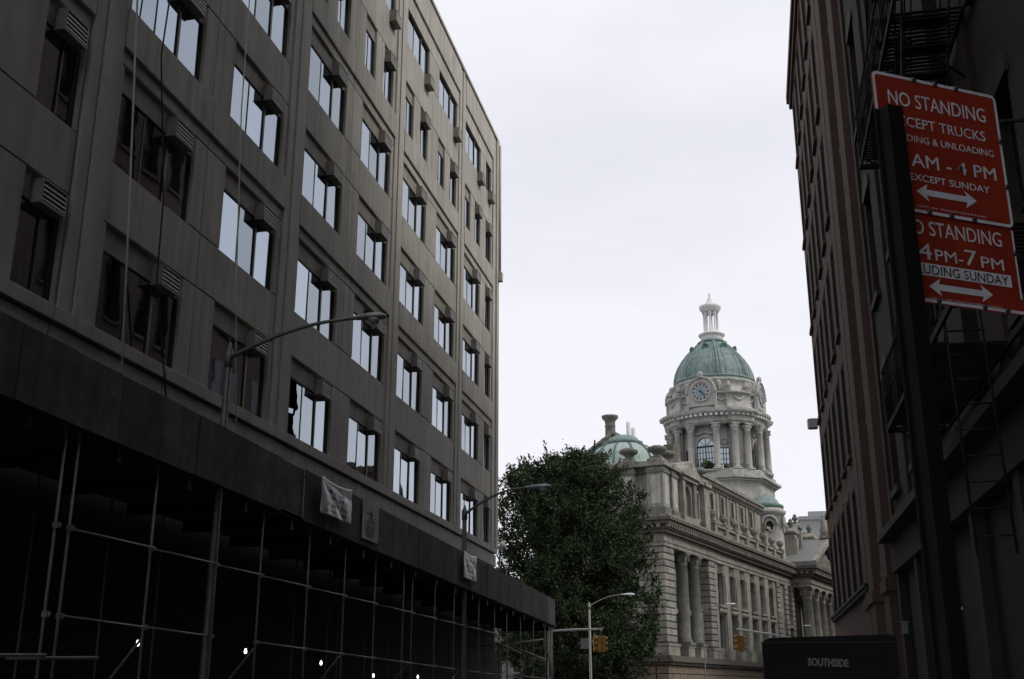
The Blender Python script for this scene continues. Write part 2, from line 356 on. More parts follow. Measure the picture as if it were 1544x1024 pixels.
# core behind the panels
MB().box(-16, -.31, 4, 51.1, 7.0, TOP - .3).build('core_wall', M['dark'], OB)
MB().box(-16, .02, 4, 51.1, 0, 4.3).build('ground_floor_wall', M['store_shade'], OB)
MB().box(-16, .0, 4, 51.1, 4.32, 5.9).build('lower_wall', M['store_shade'], OB)  # this part of the wall is blackened to imitate shade behind the shed
MB().box(-16, .0, 4, 51.1, 5.92, 7.06).build('lower_wall', M['conc'], OB)
# window assemblies, meshes shared between copies
def win_meshes(wd, ht, tr, kind):
    """frame (one mesh), list of panes, transom panel; local origin at the lower left corner of the opening"""
    gx = -.105; f = MB(); th_ = MB(); panes = []
    t = ht - tr
    if kind == 'wide': cuts = [(0.0, .03), (1.03, .035), (1.93, .085), (wd - .07, .07)]
    elif kind == 'slim': cuts = [(0, .03), (.43, .035), (wd - .08, .08)]
    else: cuts = [(0, .04), (.62, .04), (wd - .1, .1)]
    for i_, (c, cw_) in enumerate(cuts): f.box(gx - .05, gx + (.008 if cw_ == .035 else .03), c + .001, c + cw_ - .001, .0, t - .001)
    f.box(gx - .05, gx + .02, .001, wd - .001, .001, .05); f.box(gx - .05, gx + .02, .001, wd - .001, t - .04, t - .002)
    for (c, cw_), (d_, _) in zip(cuts[:-1], cuts[1:]):
        y0, y1 = c + cw_, d_
        panes.append(((y0 + y1) / 2, boxm('pane', gx - .02, gx - .005, -(y1 - y0) / 2, (y1 - y0) / 2, -(t - .1) / 2, (t - .1) / 2), (t) / 2))
    tp = None
    if tr > .05:
        tpm = MB().box(gx - .03, gx + .02, .002, wd / 2 - .006, t, ht - .003).box(gx - .03, gx + .02, wd / 2 + .006, wd - .002, t, ht - .003)
        tpm.box(gx - .02, gx + .035, .002, wd - .002, t - .015, t + .02)
        tp = tpm.mesh('transom_panel')
    return f.mesh('window'), panes, tp
WM = {'wide': win_meshes(3.0, 2.11, .50, 'wide'), 'slim': win_meshes(1.08, 2.11, .50, 'slim'), 'nar': win_meshes(1.15, 2.11, .50, 'nar'),
      'top': win_meshes(3.0, 1.45, 0, 'wide'), 'topn': win_meshes(1.15, 1.45, 0, 'nar')}
def ac_meshes(wd, ht, dep):
    b = MB().box(-.105, dep - .03, 0, wd, 0, ht)
    b.box(dep - .03, dep, 0, .03, 0, ht).box(dep - .03, dep, wd - .03, wd, 0, ht).box(dep - .03, dep, .03, wd - .03, ht - .03, ht).box(dep - .03, dep + .01, 0, wd, -.015, .03)
    g_ = MB().box(dep - .029, dep - .02, .03, wd - .03, .03, ht - .03)
    s_ = boxm('louvre', dep - .02, dep + .004, .03, wd - .03, 0, .025)
    return b.mesh('air_conditioner'), g_.mesh('grille'), s_
ACW = ac_meshes(.78, .44, .15); ACN = ac_meshes(.70, .44, .14); ACT = ac_meshes(.62, .44, .26)
def window(y, z, key, broken=False):
    fr, panes, tp = WM[key]
    w_ = put(fr, 'window', M['bronze'], OB, (0, y, z))
    for i, (py, pm, pz) in enumerate(panes):
        if broken and i == 0: continue
        put(pm, 'pane', M['glass'], w_, (0, py, pz), (0, R(random.uniform(-.35, .35)), R(random.uniform(-.4, .4))))
    if tp: put(tp, 'transom_panel', M['panel'], w_)
    return w_
def ac(y, z, ms):
    b = put(ms[0], 'air_conditioner', M['acbody'], OB, (0, y, z)); put(ms[1], 'grille', M['bronze'], b)
    n = 4 if ms is not ACT else 5; h = .44
    for k in range(n): put(ms[2], 'louvre', M['alu'], b, (0, 0, .06 + (h - .1) * k / n))
    return b
brk = None
for ci, (yl, yr, yo, wd, kind) in enumerate(cols):
    for r in range(6):
        z0, z1 = SILL[r], HEAD[r]
        # spandrel under this row
        zb = HEAD[r - 1] if r else 7.62
        proud = .0
        if r in (2, 4):
            lz = HEAD[r - 1] + .32
            pan('spandrel_panel', yl, yr, zb, lz); pan('spandrel_panel', yl, yr, lz, z0, .075)
        elif r == 0: pass
        else: pan('spandrel_panel', yl, yr, zb, z0)
        pair = (r == 4 and kind == 'wide')
        top = (r == 5)
        ops = [(yo, 1.08), (yo + 1.93, 1.08)] if pair else [(yo, wd)]
        edges = [yl] + [e for o_, w_ in ops for e in (o_, o_ + w_)] + [yr]
        for k in range(0, len(edges), 2):
            if edges[k + 1] - edges[k] > .06: pan('pier_panel', edges[k], edges[k + 1], z0, z1)
        for k, (o_, w_) in enumerate(ops):
            key = 'slim' if pair else ('top' if top else 'wide') if kind == 'wide' else ('topn' if top else 'nar')
            isb = (r == 0 and abs(yo - 26.63) < .1)
            ww = window(o_, z0 + .005, key, isb)
            if isb: brk = ww
            if top:
                ac(o_ + (2.3 if kind == 'wide' else .35), z0 - .48, ACT)
            elif kind == 'wide' and not pair: ac(o_ + 1.86, z0 + 1.54, ACW)
            elif pair and k == 0: pass
            else: ac(o_ + .3, z0 + 1.56, ACN)
    # parapet above the top row with a projecting course
    pan('spandrel_panel', yl, yr, HEAD[5], 27.36); pan('parapet_panel', yl, yr, 27.36, TOP, .075)
# sill course and base course
for k in range(11):
    y0 = 8.4 + k * 3.9; y1 = min(y0 + 3.9, 51.28)
    pan('sill_course', y0, y1, 7.66, 7.955, .10); pan('base_course', y0, y1, 7.08, 7.63, .03)
for p in pil:
    put(boxm('pilaster', -.3, .05, p + .012, p + .36, 7.96, TOP), 'pilaster', M['conc2'], OB)
    put(boxm('pilaster', -.3, .05, p + PW - .36, p + PW - .012, 7.96, TOP), 'pilaster', M['conc2'], OB)
    put(boxm('pilaster_strip', -.3, .085, p + .40, p + PW - .40, 7.96, TOP), 'pilaster_strip', M['conc2'], OB)
put(boxm('corner_pilaster', -.3, .06, 50.24, 50.75, 7.96, TOP), 'corner_pilaster', M['conc2'], OB)
put(boxm('corner_pilaster', -.3, .13, 50.79, 51.26, 7.96, TOP), 'corner_pilaster', M['conc2'], OB)
MB().box(-16, .14, 4, 51.28, TOP + .004, TOP + .14).build('roof_coping', M['conc2'], OB)
dp = MB().tube([(.19, 51.2, 28.6), (.19, 51.2, 21.4)], .06).box(.08, .32, 51.05, 51.34, 21.1, 21.55).build('drain_pipe', M['conc2'], OB)
gl = MB().lathe([(0, -.16), (.1, -.13), (.16, -.05), (.17, .02), (.13, .11), (.07, .16), (0, .17)], seg=14).tube([(0, 0, .17), (0, 0, .3), (-.45, 0, .3)], .03)
tag(gl.build('globe_lamp', M['opal'], None, (-11.02, 50.6, 7.95)), 'small white globe lamp on the far corner of the grey building', 'lamp')
# the smashed pane: jagged glass left in the frame, dark room behind
jag = [(.93, .06), (.93, 1.52), (.60, 1.52), (.62, 1.36), (.70, 1.22), (.69, 1.05), (.80, .93), (.77, .85), (.62, .78), (.58, .66), (.50, .60), (.53, .45), (.50, .30), (.60, .20), (.66, .13), (.74, .17), (.75, .06)]
MB().extrude([(y + .06, z) for y, z in jag], 'x', -.125, -.11).build('broken_pane', M['glass'], brk)
jag2 = [(.04, .62), (.5, .66), (.54, .80), (.04, .74)]
MB().extrude(jag2, 'x', -.124, -.111).build('glass_shard', M['glass'], brk)
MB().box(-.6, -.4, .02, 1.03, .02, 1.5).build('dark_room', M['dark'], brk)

# ---------------------------------------------------------------- sidewalk shed in front of it
SH = empty('sidewalk_shed', (-8.9, 0, 0)); tag(SH, 'pipe scaffold sidewalk shed with weathered plywood parapet along the grey building', 'scaffold')
def shz(y): return 6.12 - .0112 * (y - 11)                # parapet top falls slightly with the street
def shb(y): return shz(y) - (1.0 + .0042 * (y - 11))
y = 5.0; k = 0
while y < 52.2:
    wd = 1.22 if k % 5 else 1.1; y1 = min(y + wd, 52.3); dx = random.uniform(-.012, .012) if k != 13 else -.05
    m_ = MB(); z0, z1, z0b, z1b = shb(y), shz(y) + random.uniform(-.012, .012), shb(y1), shz(y1)
    V = [(xx, yy, zz) for xx in (dx - .02, dx) for (yy, zz) in ((y + .006, z0), (y1 - .006, z0b), (y1 - .006, z1b), (y + .006, z1))]
    m_.add(V, [(0, 1, 2, 3), (4, 7, 6, 5), (0, 4, 5, 1), (1, 5, 6, 2), (2, 6, 7, 3), (3, 7, 4, 0)])
    m_.build('plywood_panel', M['ply'], SH); y = y1; k += 1
e_ = MB(); e_.extrude([(0, 52.3), (-.5, 52.95), (-.54, 52.93), (-.03, 52.27)], 'z', shb(52.5), shz(52.5)).build('plywood_panel', M['ply'], SH)
MB().extrude([(-.52, 52.95), (-2.4, 52.95), (-2.4, 52.91), (-.52, 52.91)], 'z', shb(52.5), shz(52.5)).build('plywood_panel', M['ply'], SH)
# deck joists and boards
dk = MB(); V = [(x, y_, shb(y_) + dz) for x in (-2.5, -.05) for y_ in (5, 52.8) for dz in (-.02, .06)]
dk.add(V, [(0, 1, 3, 2), (4, 6, 7, 5), (0, 4, 5, 1), (2, 3, 7, 6), (0, 2, 6, 4), (1, 5, 7, 3)]); dk.build('deck', M['timber'], SH)
for yy in [6 + 2.2 * i for i in range(22)]:
    z = shb(yy) - .03; put(boxm('joist', -2.5, -.12, -.06, .06, -.2, 0), 'joist', M['black'], SH, (0, yy, z))
posts = [9.3, 11.5, 13.42, 13.74, 15.94, 18.14, 20.0, 22.38, 24.58, 26.75, 29.12, 29.92, 32.2, 34.4, 35.75, 37.7, 40.1, 42.2, 44.8, 47.5, 50.3, 52.2]
COUP = MB().box(-.035, .045, -.034, .034, -.038, .038).box(.05, .075, -.015, .015, -.02, .02).mesh('coupler')
for yy in posts:
    m_ = MB().tube([(-.12, yy, .14), (-.12, yy, shb(yy) - .02)], .021, 8); m_.box(-.2, -.04, yy - .08, yy + .08, .13, .145); m_.build('post', M['pipe'], SH)
    for zc in (3.72 - .0055 * (yy - 13), 2.57 - .0145 * (yy - 13)): put(COUP, 'coupler', M['pipe'], SH, (-.105, yy, zc))
    MB().tube([(-2.2, yy, .14), (-2.2, yy, shb(yy) - .02)], .02, 6).build('back_post', M['pipe'], SH)
def rail(y0, y1, z0, z1, x=-.07, r=.015): MB().tube([(x, y0, z0), (x, y1, z1)], r, 8).build('rail', M['pipe'], SH)
ru = lambda yy: 3.72 - .0055 * (yy - 13); rl = lambda yy: 2.57 - .0145 * (yy - 13)
fr = [p for p in posts if p not in (13.42, 29.12)]
for a_, b_ in zip(fr[2:-1], fr[3:]):
    if b_ < 41: rail(a_ + .04, b_ - .02, ru(a_) - .012, ru(b_) + .012)
    if a_ not in (18.14, 34.4) and b_ < 46: rail(a_ + .04, b_ - .02, rl(a_), rl(b_))
    rail(a_ + .04, b_ - .02, .95, .93)
rail(38.5, 44.8, 3.36, 3.05); rail(42.0, 50.2, 3.28, 2.95); rail(43, 50, 2.2, 2.15)
for a_ in (11.5, 15.94, 20.0, 24.58, 29.92, 35.75, 42.2): MB().tube([(-.2, a_ + .1, 2.35), (-2.1, a_ + .7, .4)], .022, 6).build('brace', M['pipe'], SH)
for a_ in (12.4, 13.6): MB().tube([(-.3, a_ - .6, 2.0), (.12, a_ + .8, 2.04)], .024, 6).build('brace', M['pipe'], SH)
MB().tube([(-2.2, 45.5, 3.3), (.0, 49.2, 3.75)], .04, 6).build('brace', M['pipe'], SH)
MB().tube([(-.06, 50.6, 3.3), (-.02, 51.2, 2.3)], .035, 6).build('brace', M['pipe'], SH)
for yy in (51.2, 51.7): MB().tube([(-.1, yy, .14), (-.1, yy, 4.4)], .04, 6).build('post', M['pipe'], SH)
MB().box(-2.48, -2.44, 5, 52, .14, 3.4).build('hoarding', M['store_shade'], SH)  # painted near-black to imitate the darkness under the shed

# bare bulbs hung under the shed
for i, (yy, z) in enumerate([(17.2, 2.32), (21.3, 2.33), (25.4, 2.2), (29.2, 1.97), (33.3, 1.99), (37.4, 2.03)]):
    o = empty('work_light', (-9.8, yy, z))
    tag(o, ['brightest bare bulb at the left end of the scaffold shed', 'second lit bulb from the left under the shed', 'third lit bulb from the left under the shed',
            'fourth lit bulb from the left under the shed', 'fifth lit bulb from the left under the shed', 'farthest lit bulb under the scaffold shed'][i], 'lamp', 'bare bulbs under the scaffold shed')
    MB().lathe([(0, -.02), (.018, -.013), (.028, .008), (.03, .025), (.026, .045), (.018, .065), (.016, .085), (0, .086)], seg=12).build('bulb', M['bulb'], o)
    MB().lathe([(.025, .08), (.035, .1), (.035, .17), (0, .18)], seg=10).build('socket', M['black'], o)
    MB().tube([(0, 0, .17), (.02, -.25, .32), (0, -.6, .42), (0, -.7, shb(yy) - z - .05)], .008, 5).build('wire', M['cable'], o)

# banners and poster on the parapet
def banner(y0, y1, z0, z1, name, label, seed, sag=.06):
    rnd = random.Random(seed); N, K = 36, 26; V = []; F = []
    ph = [rnd.uniform(0, 6) for _ in range(5)]
    for j in range(K + 1):
        for i in range(N + 1):
            u, v = i / N, j / K
            yy = y0 + (y1 - y0) * u; zz = z0 + (z1 - z0) * v - sag * (v ** 3) * 4 * u * (1 - u)
            th_ = math.atan2(1.02 - v, u + .06); rr_ = math.hypot(u, 1 - v)          # creases fan out from the upper left corner
            fold = .035 * rr_ * (abs(sin(5.5 * th_ + ph[0])) ** .6 - .5) + .010 * sin(19 * u + 5 * v + ph[1]) * (1 - v) + .008 * sin(13 * v - 21 * u + ph[2]) * u + rnd.uniform(-.004, .004)
            V.append((.10 + fold * .8, yy + .02 * sin(9 * v + ph[3]), zz))
    for j in range(K):
        for i in range(N): F.append((j * (N + 1) + i, j * (N + 1) + i + 1, (j + 1) * (N + 1) + i + 1, (j + 1) * (N + 1) + i))
    o = MB().add(V, F, True).build(name, M['banner'], None, (-8.9, 0, 0)); uv = o.data.uv_layers.new()
    for lp in o.data.loops: k = lp.vertex_index; uv.data[lp.index].uv = ((k % (N + 1)) / N, (k // (N + 1)) / K)
    so_ = o.modifiers.new('thickness', 'SOLIDIFY'); so_.thickness = .003
    return tag(o, label, 'banner', 'plastic banners on the shed parapet')
banner(22.36, 24.22, 5.22, 6.0, 'banner', 'larger crumpled white plastic banner left of the paper poster on the plywood parapet', 3)
banner(34.7, 36.35, 5.02, 5.86, 'banner', 'smaller crumpled white plastic banner below the second street lamp', 5)
po = empty('poster', (-8.87, 25.8, 5.05)); tag(po, 'grey paper poster pasted on the plywood parapet between the two banners', 'poster')
MB().box(0, .006, -.6, .6, 0, .90).build('sheet', M['paper'], po)
pt = MB()
rnd = random.Random(4)
for j in range(9):
    z = .08 + j * .032; wdt = rnd.uniform(.28, .46); pt.box(.0062, .0085, -wdt, wdt * rnd.uniform(.6, 1), z, z + .014)
for j in range(3): pt.box(.0062, .0085, -.3 + .06 * j, .32 - .05 * j, .40 + j * .05, .425 + j * .05)
pt.box(.0062, .0085, -.07, .09, .54, .60).box(.0062, .0085, -.1, -.02, .605, .66).box(.0062, .0085, .03, .12, .605, .68).box(.0062, .0085, -.05, .06, .61, .72).box(.0062, .0085, -.3, -.18, .60, .64)
pt.build('print', M['ink'], po)

# ropes and cables hanging down the facade
def strand(name, pts, r, m, label): tag(MB().tube(pts, r, 6).build(name, m), label, name.split('_')[-1])
strand('hanging_rope', [(-11.36, 17.4, 28.9), (-11.33, 17.45, 15), (-11.3, 17.95, 10.5), (-11.28, 18.4, 6.2)], .021, M['rope'], 'pale rope hanging down the left end of the grey facade')
strand('hanging_rope', [(-11.36, 22.15, 28.9), (-11.33, 22.3, 15), (-11.3, 22.7, 10.5), (-11.28, 23.4, 6.2)], .016, M['rope'], 'thin pale rope hanging beside the nearest street lamp')
strand('hanging_cable', [(-11.36, 18.55, 28.9), (-11.28, 18.6, 16.2), (-11.3, 18.5, 14.2), (-11.27, 19.1, 11.2), (-11.29, 19.2, 9.4), (-11.25, 20.3, 6.2)], .018, M['cable'], 'dark cable hanging between the two pale ropes on the facade')

# ---------------------------------------------------------------- street lamps
def street_lamp(base, ztop, tip, label, armm, headm, r=.10, hs=1.0, base_z=.13):
    b = Vector(base); t = Vector(tip); o = empty('street_lamp', (b.x, b.y, base_z)); tag(o, label, 'street lamp', 'cobra head street lamps')
    zt = ztop - base_z
    m_ = MB().lathe([(r * 1.7, 0), (r * 1.7, .5), (r * 1.15, .62), (r * 1.05, .7), (r * .72, zt), (r * .5, zt + .03), (r * .35, zt + .12), (0, zt + .14)], seg=12)
    m_.build('pole', armm, o)
    dxy = Vector((t.x - b.x, t.y - b.y)); Lh = dxy.length; u = dxy / Lh; za = zt - .18; zh = t.z - base_z
    hl = .95 * hs; La = Lh - hl
    pts = []
    for i in range(11):
        q = i / 10; s = La * q; z = za + (zh - za) * (1.25 * q - .25 * q * q) if zh > za else za
        z = za + (zh - za) * sin(q * pi / 2) ** .9
        pts.append((u.x * s, u.y * s, z))
    MB().tube(pts, .045, 8, .03).build('arm', armm, o)
    MB().lathe([(r * .95, zt - .34), (r * .98, zt - .05), (r * .7, zt - .04)], seg=12).build('clamp', armm, o)
    # cobra head: flattened tapered body and bulging lens
    h = MB(); n = 12; prof = [(0, .05, .05), (.1, .07, .06), (.3, .12, .09), (.5, .165, .115), (.7, .175, .115), (.86, .15, .10), (.96, .09, .07), (1.0, .02, .02)]
    V = []; F = []
    side = Vector((-u.y, u.x))
    for q, hw, hh in prof:
        for k in range(n):
            a = 2 * pi * k / n; c_, s_ = cos(a), sin(a)
            lat = hw * hs * c_; zz = hh * hs * (s_ if s_ > 0 else s_ * .45)
            s = La + hl * q; V.append((u.x * s + side.x * lat, u.y * s + side.y * lat, zh + zz))
    for i in range(len(prof) - 1):
        for k in range(n): k2 = (k + 1) % n; F.append((i * n + k, i * n + k2, (i + 1) * n + k2, (i + 1) * n + k))
    F.append(tuple(range(n))); F.append(tuple((len(prof) - 1) * n + k for k in range(n))); h.add(V, F, True)
    hd = h.build('lamp_head', headm, o)
    s = La + hl * .68
    ln = MB().lathe([(0, -.12 * hs), (.08 * hs, -.11 * hs), (.13 * hs, -.07 * hs), (.15 * hs, -.02 * hs), (.15 * hs, 0)], seg=14)
    ln.build('lens', M['lamp_lens'], hd, (u.x * s, u.y * s, zh - .03))
    pc = MB().lathe([(.045, 0), (.045, .09), (0, .1)], seg=8).build('photocell', M['black'], hd, (u.x * (La + hl * .45), u.y * (La + hl * .45), zh + .11 * hs))
    return o
street_lamp((-9.02, 18.05), 7.55, (-6.05, 18.05, 7.97), 'nearest cobra head street lamp rising through the shed roof', M['lamp_arm'], M['lamp_head'], .08, .74)
street_lamp((-9.02, 35.6), 7.3, (-6.1, 35.6, 7.93), 'second street lamp with its arm in front of the tree', M['lamp_arm'], M['lamp_head'])
street_lamp((-11.06, 79.2), 7.4, (-7.9, 79.5, 8.02), 'grey street lamp standing in front of the dark tree by the yellow signals', M['pipe'], M['lamp_pale'])
street_lamp((-4.6, 109.6), 9.0, (-1.5, 110, 9.45), 'pale street lamp head before the windows of the domed building', M['lamp_arm'], M['lamp_pale'], .07)
street_lamp((9.6, 150), 9.0, (6.2, 149.9, 9.5), 'farthest street lamp head beside the columned portico', M['lamp_arm'], M['lamp_pale'], .07)

# ---------------------------------------------------------------- traffic signals
def signal_head(o, loc, rz):
    h = put(MB().cbox(-.13, .13, -.1, .1, -.45, .45, c=.03).box(-.14, .14, -.105, .0, -.155, -.145).box(-.14, .14, -.105, .0, .145, .155).mesh('signal_head'), 'signal_head', M['sigy'], o, loc, (0, 0, rz))
    for k in (-.3, 0, .3):
        v = MB().lathe([(.105, 0), (.11, .16)], seg=14, a0=R(-20), a1=R(200), close=False)
        vm = v.mesh('visor'); q = put(vm, 'visor', M['sigy'], h, (0, -.1, k), (R(90), 0, 0))
        q.modifiers.new('thickness', 'SOLIDIFY').thickness = .008
        put(MB().lathe([(0, .03), (.06, .025), (.1, 0)], seg=14).mesh('lens'), 'lens', M['siglens'], h, (0, -.1, k), (R(90), 0, 0))
    h.scale = (.86, .86, .86)
    return h
ts = empty('traffic_signal', (-10.0, 57, .13)); tag(ts, 'yellow traffic signal heads on a pale arm in front of the tree', 'traffic light', 'traffic signals at the crossing')
MB().lathe([(.16, 0), (.16, .35), (.1, .5), (.08, 4.7), (0, 4.8)], seg=12).build('pole', M['pipe'], ts)
MB().tube([(0, 0, 4.36), (1.4, 0, 4.42), (2.62, 0, 4.43)], .05, 8).box(2.56, 2.68, -.07, .07, 4.36, 4.5).build('arm', M['lamp_pale'], ts)
MB().tube([(2.6, 0, 4.4), (2.6, 0, 4.1)], .025, 6).build('hanger', M['pipe'], ts)
signal_head(ts, (2.5, 0, 3.72), R(-70)); signal_head(ts, (2.68, .12, 3.72), R(120)); signal_head(ts, (2.3, .15, 3.74), R(200))
MB().box(1.55, 1.95, .1, .13, 3.5, 4.0).build('sign_plate', M['lamp_head'], ts)
t2 = empty('traffic_signal', (2.35, 57, .13)); tag(t2, 'yellow traffic signal hanging left of the black canopy', 'traffic light', 'traffic signals at the crossing')
MB().lathe([(.16, 0), (.16, .35), (.1, .5), (.08, 3.9), (0, 4.0)], seg=12).build('pole', M['pipe'], t2)
MB().tube([(0, 0, 3.75), (-1.6, 0, 4.12), (-3.15, 0, 4.36)], .045, 8).build('arm', M['lamp_pale'], t2)
MB().tube([(-3.1, 0, 4.36), (-3.1, 0, 4.1)], .025, 6).build('hanger', M['pipe'], t2)
signal_head(t2, (-3.13, -.05, 3.7), R(-60)); signal_head(t2, (-2.95, .12, 3.68), R(100))
# ---------------------------------------------------------------- domed stone building
TH = R(90 - 15.34)
CB = empty('civic_building', (-7.97, 109.7, 0), TH)         # local X along the street front, Y inwards, Z up
tag(CB, 'grand pale stone building with green copper dome, clock tower and columned front', 'building')
def P(m_, name, mk='stone', parent=CB, kind=None, loc=(0, 0, 0)):
    o = m_.build(name, M[mk], parent, loc)
    if kind: o['kind'] = kind
    return o
LEN = 122.4
# masses
P(MB().box(.35, 16.4, 1.5, 13.9, 0, 17.9), 'inner_wall'); P(MB().box(16.4, 51.3, 1.0, 18.3, 0, 17.9), 'inner_wall'); P(MB().box(51.3, LEN, .6, 24.5, 0, 17.9), 'inner_wall')
# rusticated base: courses of big blocks
blk = {}
def block(s0, s1, d0, d1, z0, z1, mk='stone', c=.045, name='stone_block'):
    key = (round(s1 - s0, 3), round(d1 - d0, 3), round(z1 - z0, 3), mk)
    if key not in blk: blk[key] = boxm(name, 0, s1 - s0, 0, d1 - d0, 0, z1 - z0, c=c)
    return put(blk[key], name, M[mk], CB, (s0, d0, z0))
for j in range(5):
    z = .05 + j * .79
    s = -.05 - (j % 2) * .9
    while s < 51:
        s1 = min(s + 2.1, 51.3)
        block(max(s, -.05) + .02, s1 - .02, -.05, 1.2, z, z + .75, 'granite', .06); s = s1
    dd = 1.3
    while dd < 14: block(-.05, 1.0, dd, dd + 1.9, z, z + .75, 'granite', .06); dd += 1.94
P(MB().box(-.25, 51.3, -.35, 14.2, 4.02, 4.3).box(-.45, 51.3, -.6, 14.4, 4.3, 4.62).box(-.3, 51.3, -.4, 14.2, 4.62, 4.86), 'base_ledge', 'darkened')
# ---- piers with drafted courses
def pier(s0, s1, d0, d1, z0=6.05, z1=15.05, n=14):
    P(MB().box(s0 - .12, s1 + .12, d0 - .15, d1, 4.87, 5.95).box(s0 - .2, s1 + .2, d0 - .22, d1, 5.72, 5.94), 'pedestal')
    h = (z1 - z0) / n
    P(MB().box(s0 + .08, s1 - .08, d0 + .1, d1, z0 - .1, z1), 'pier_core', 'darkened')
    for j in range(n): block(s0 + (.03 if j % 2 else 0), s1 - (.03 if j % 2 else 0), d0, d1, z0 + j * h + .05, z0 + (j + 1) * h - .05, 'stone', .04)
pier(0, 2.95, 0, 2.9); pier(14.0, 16.35, -.02, 1.4); pier(42.6, 44.2, 0, 1.4); pier(46.6, 48.0, -.05, 1.4); pier(50.0, 51.35, -.05, 1.4)
pier(.02, 1.4, 11.4, 13.9)
P(MB().box(.6, 1.5, 2.9, 11.4, 4.87, 15.05), 'wall_face')
# end wall seen past the tree: courses too
for j in range(14):
    z = 6.05 + j * .643
    block(.35, .7, 3.0, 5.6, z + .04, z + .6, 'stone', .04)
# ---- colonnade bay of the end pavilion
def column(s, d_, r, z0, z1, mk='stone', parent=CB, seg=16):
    h = z1 - z0
    m_ = MB().box(s - r * 1.35, s + r * 1.35, d_ - r * 1.35, d_ + r * 1.35, z0, z0 + r * .45)
    m_.lathe([(r * 1.28, z0 + r * .45), (r * 1.32, z0 + r * .6), (r * 1.08, z0 + r * .85), (r * 1.12, z0 + r * .95), (r, z0 + r * 1.1), (r * .99, z0 + h * .35), (r * .84, z1 - r * 2.0), (r * .9, z1 - r * 1.95), (r * .86, z1 - r * 1.8), (r * 1.0, z1 - r * 1.2), (r * 1.22, z1 - r * .45), (r * 1.3, z1 - r * .3)], s, d_, seg)
    for k in range(8):
        a = k * pi / 4; m_.box(s + r * 1.12 * cos(a) - r * .16, s + r * 1.12 * cos(a) + r * .16, d_ + r * 1.12 * sin(a) - r * .16, d_ + r * 1.12 * sin(a) + r * .16, z1 - r * 1.3, z1 - r * .5)
    m_.box(s - r * 1.25, s + r * 1.25, d_ - r * 1.25, d_ + r * 1.25, z1 - r * .3, z1)
    return P(m_, 'column', mk, parent)
for s in (6.8, 10.6): 
    P(MB().box(s - .95, s + .95, -.1, 1.45, 4.87, 5.95).box(s - 1.02, s + 1.02, -.16, 1.45, 5.74, 5.93), 'pedestal'); column(s, .62, .66, 5.96, 15.05, 'darkstone')  # columns use darker stone to imitate the shaded bay
def pwindow(s, w_, z0, z1, d_=.9, parent=CB, mk='pglass', bars=True, arch=False, frame='leadg'):
    f = MB()
    f.box(s - w_ / 2, s - w_ / 2 + .09, d_ - .08, d_ + .1, z0, z1).box(s + w_ / 2 - .09, s + w_ / 2, d_ - .08, d_ + .1, z0, z1).box(s - w_ / 2, s + w_ / 2, d_ - .08, d_ + .1, z0, z0 + .1).box(s - w_ / 2, s + w_ / 2, d_ - .08, d_ + .1, z1 - .1, z1)
    if bars: f.box(s - .04, s + .04, d_ - .05, d_ + .08, z0, z1).box(s - w_ / 2, s + w_ / 2, d_ - .05, d_ + .08, (z0 + z1) / 2 - .04, (z0 + z1) / 2 + .04)
    o = P(f, 'window', frame, parent)
    P(MB().box(s - w_ / 2 + .05, s + w_ / 2 - .05, d_ + .03, d_ + .06, z0 + .05, z1 - .05), 'pane', mk, o)
    return o
for s in (4.5, 8.7, 12.5):
    P(MB().box(s - 1.15, s + 1.15, 1.0, 1.5, 6.05, 6.3).box(s - 1.1, s - .8, 1.15, 1.5, 6.3, 9.0).box(s + .8, s + 1.1, 1.15, 1.5, 6.3, 9.0), 'window_surround', 'darkened')
    pwindow(s, 1.6, 6.3, 9.0, 1.3); pwindow(s, 1.5, 11.0, 14.1, 1.3)
    P(MB().extrude([(s - 1.35, 9.05), (s + 1.35, 9.05), (s + 1.35, 9.35), (s, 10.2), (s - 1.35, 9.35)], 'y', .85, 1.5), 'window_pediment')
    P(MB().box(s - .22, s + .22, .95, 1.5, 13.9, 14.7), 'keystone')
# ---- six tall windows
WS = [18.8 + 4.23 * k for k in range(6)]
edges = [16.4] + [e for s in WS for e in (s - 1.15, s + 1.15)] + [42.6]
for k in range(0, len(edges), 2):
    s0, s1 = edges[k], edges[k + 1]
    m_ = MB().box(s0, s1, .22, 1.3, 4.87, 15.05)
    if 0 < k < len(edges) - 2: m_.box(s0 + .18, s1 - .18, .08, .22, 6.0, 15.0).box(s0 + .05, s1 - .05, -.05, .22, 4.87, 5.95)
    P(m_, 'wall_pier')
for s in WS:
    P(MB().box(s - 1.15, s + 1.15, .5, 1.3, 4.87, 6.1), 'window_apron'); P(MB().box(s - 1.15, s + 1.15, .42, 1.3, 14.35, 15.05), 'window_head')
    P(MB().box(s - 1.15, s + 1.15, .35, 1.3, 9.55, 10.6).box(s - 1.45, s + 1.45, -.12, .36, 10.38, 10.62).box(s - 1.3, s + 1.3, .05, .36, 10.2, 10.38), 'spandrel')
    m_ = MB().box(s - .28, s + .28, -.2, .5, 13.9, 14.85).extrude([(s - .62, 14.0), (s + .62, 14.0), (s + .3, 14.62), (s - .3, 14.62)], 'y', -.1, .45)
    m_.lathe([(0, 13.62), (.18, 13.66), (.26, 13.8), (.2, 13.98), (0, 14.05)], s, .02, 8); P(m_, 'keystone')
    m_ = MB()
    for q in (-1.05, -.5, 0, .5, 1.05): m_.lathe([(0, -.3), (.16, -.22), (.26, 0), (.2, .2), (0, .3)], s + q, .12, 8)
    o = P(m_, 'garland', loc=(0, 0, 9.95)); 
    pwindow(s, 2.3, 6.1, 9.55, .85); pwindow(s, 2.3, 10.62, 14.35, .85)
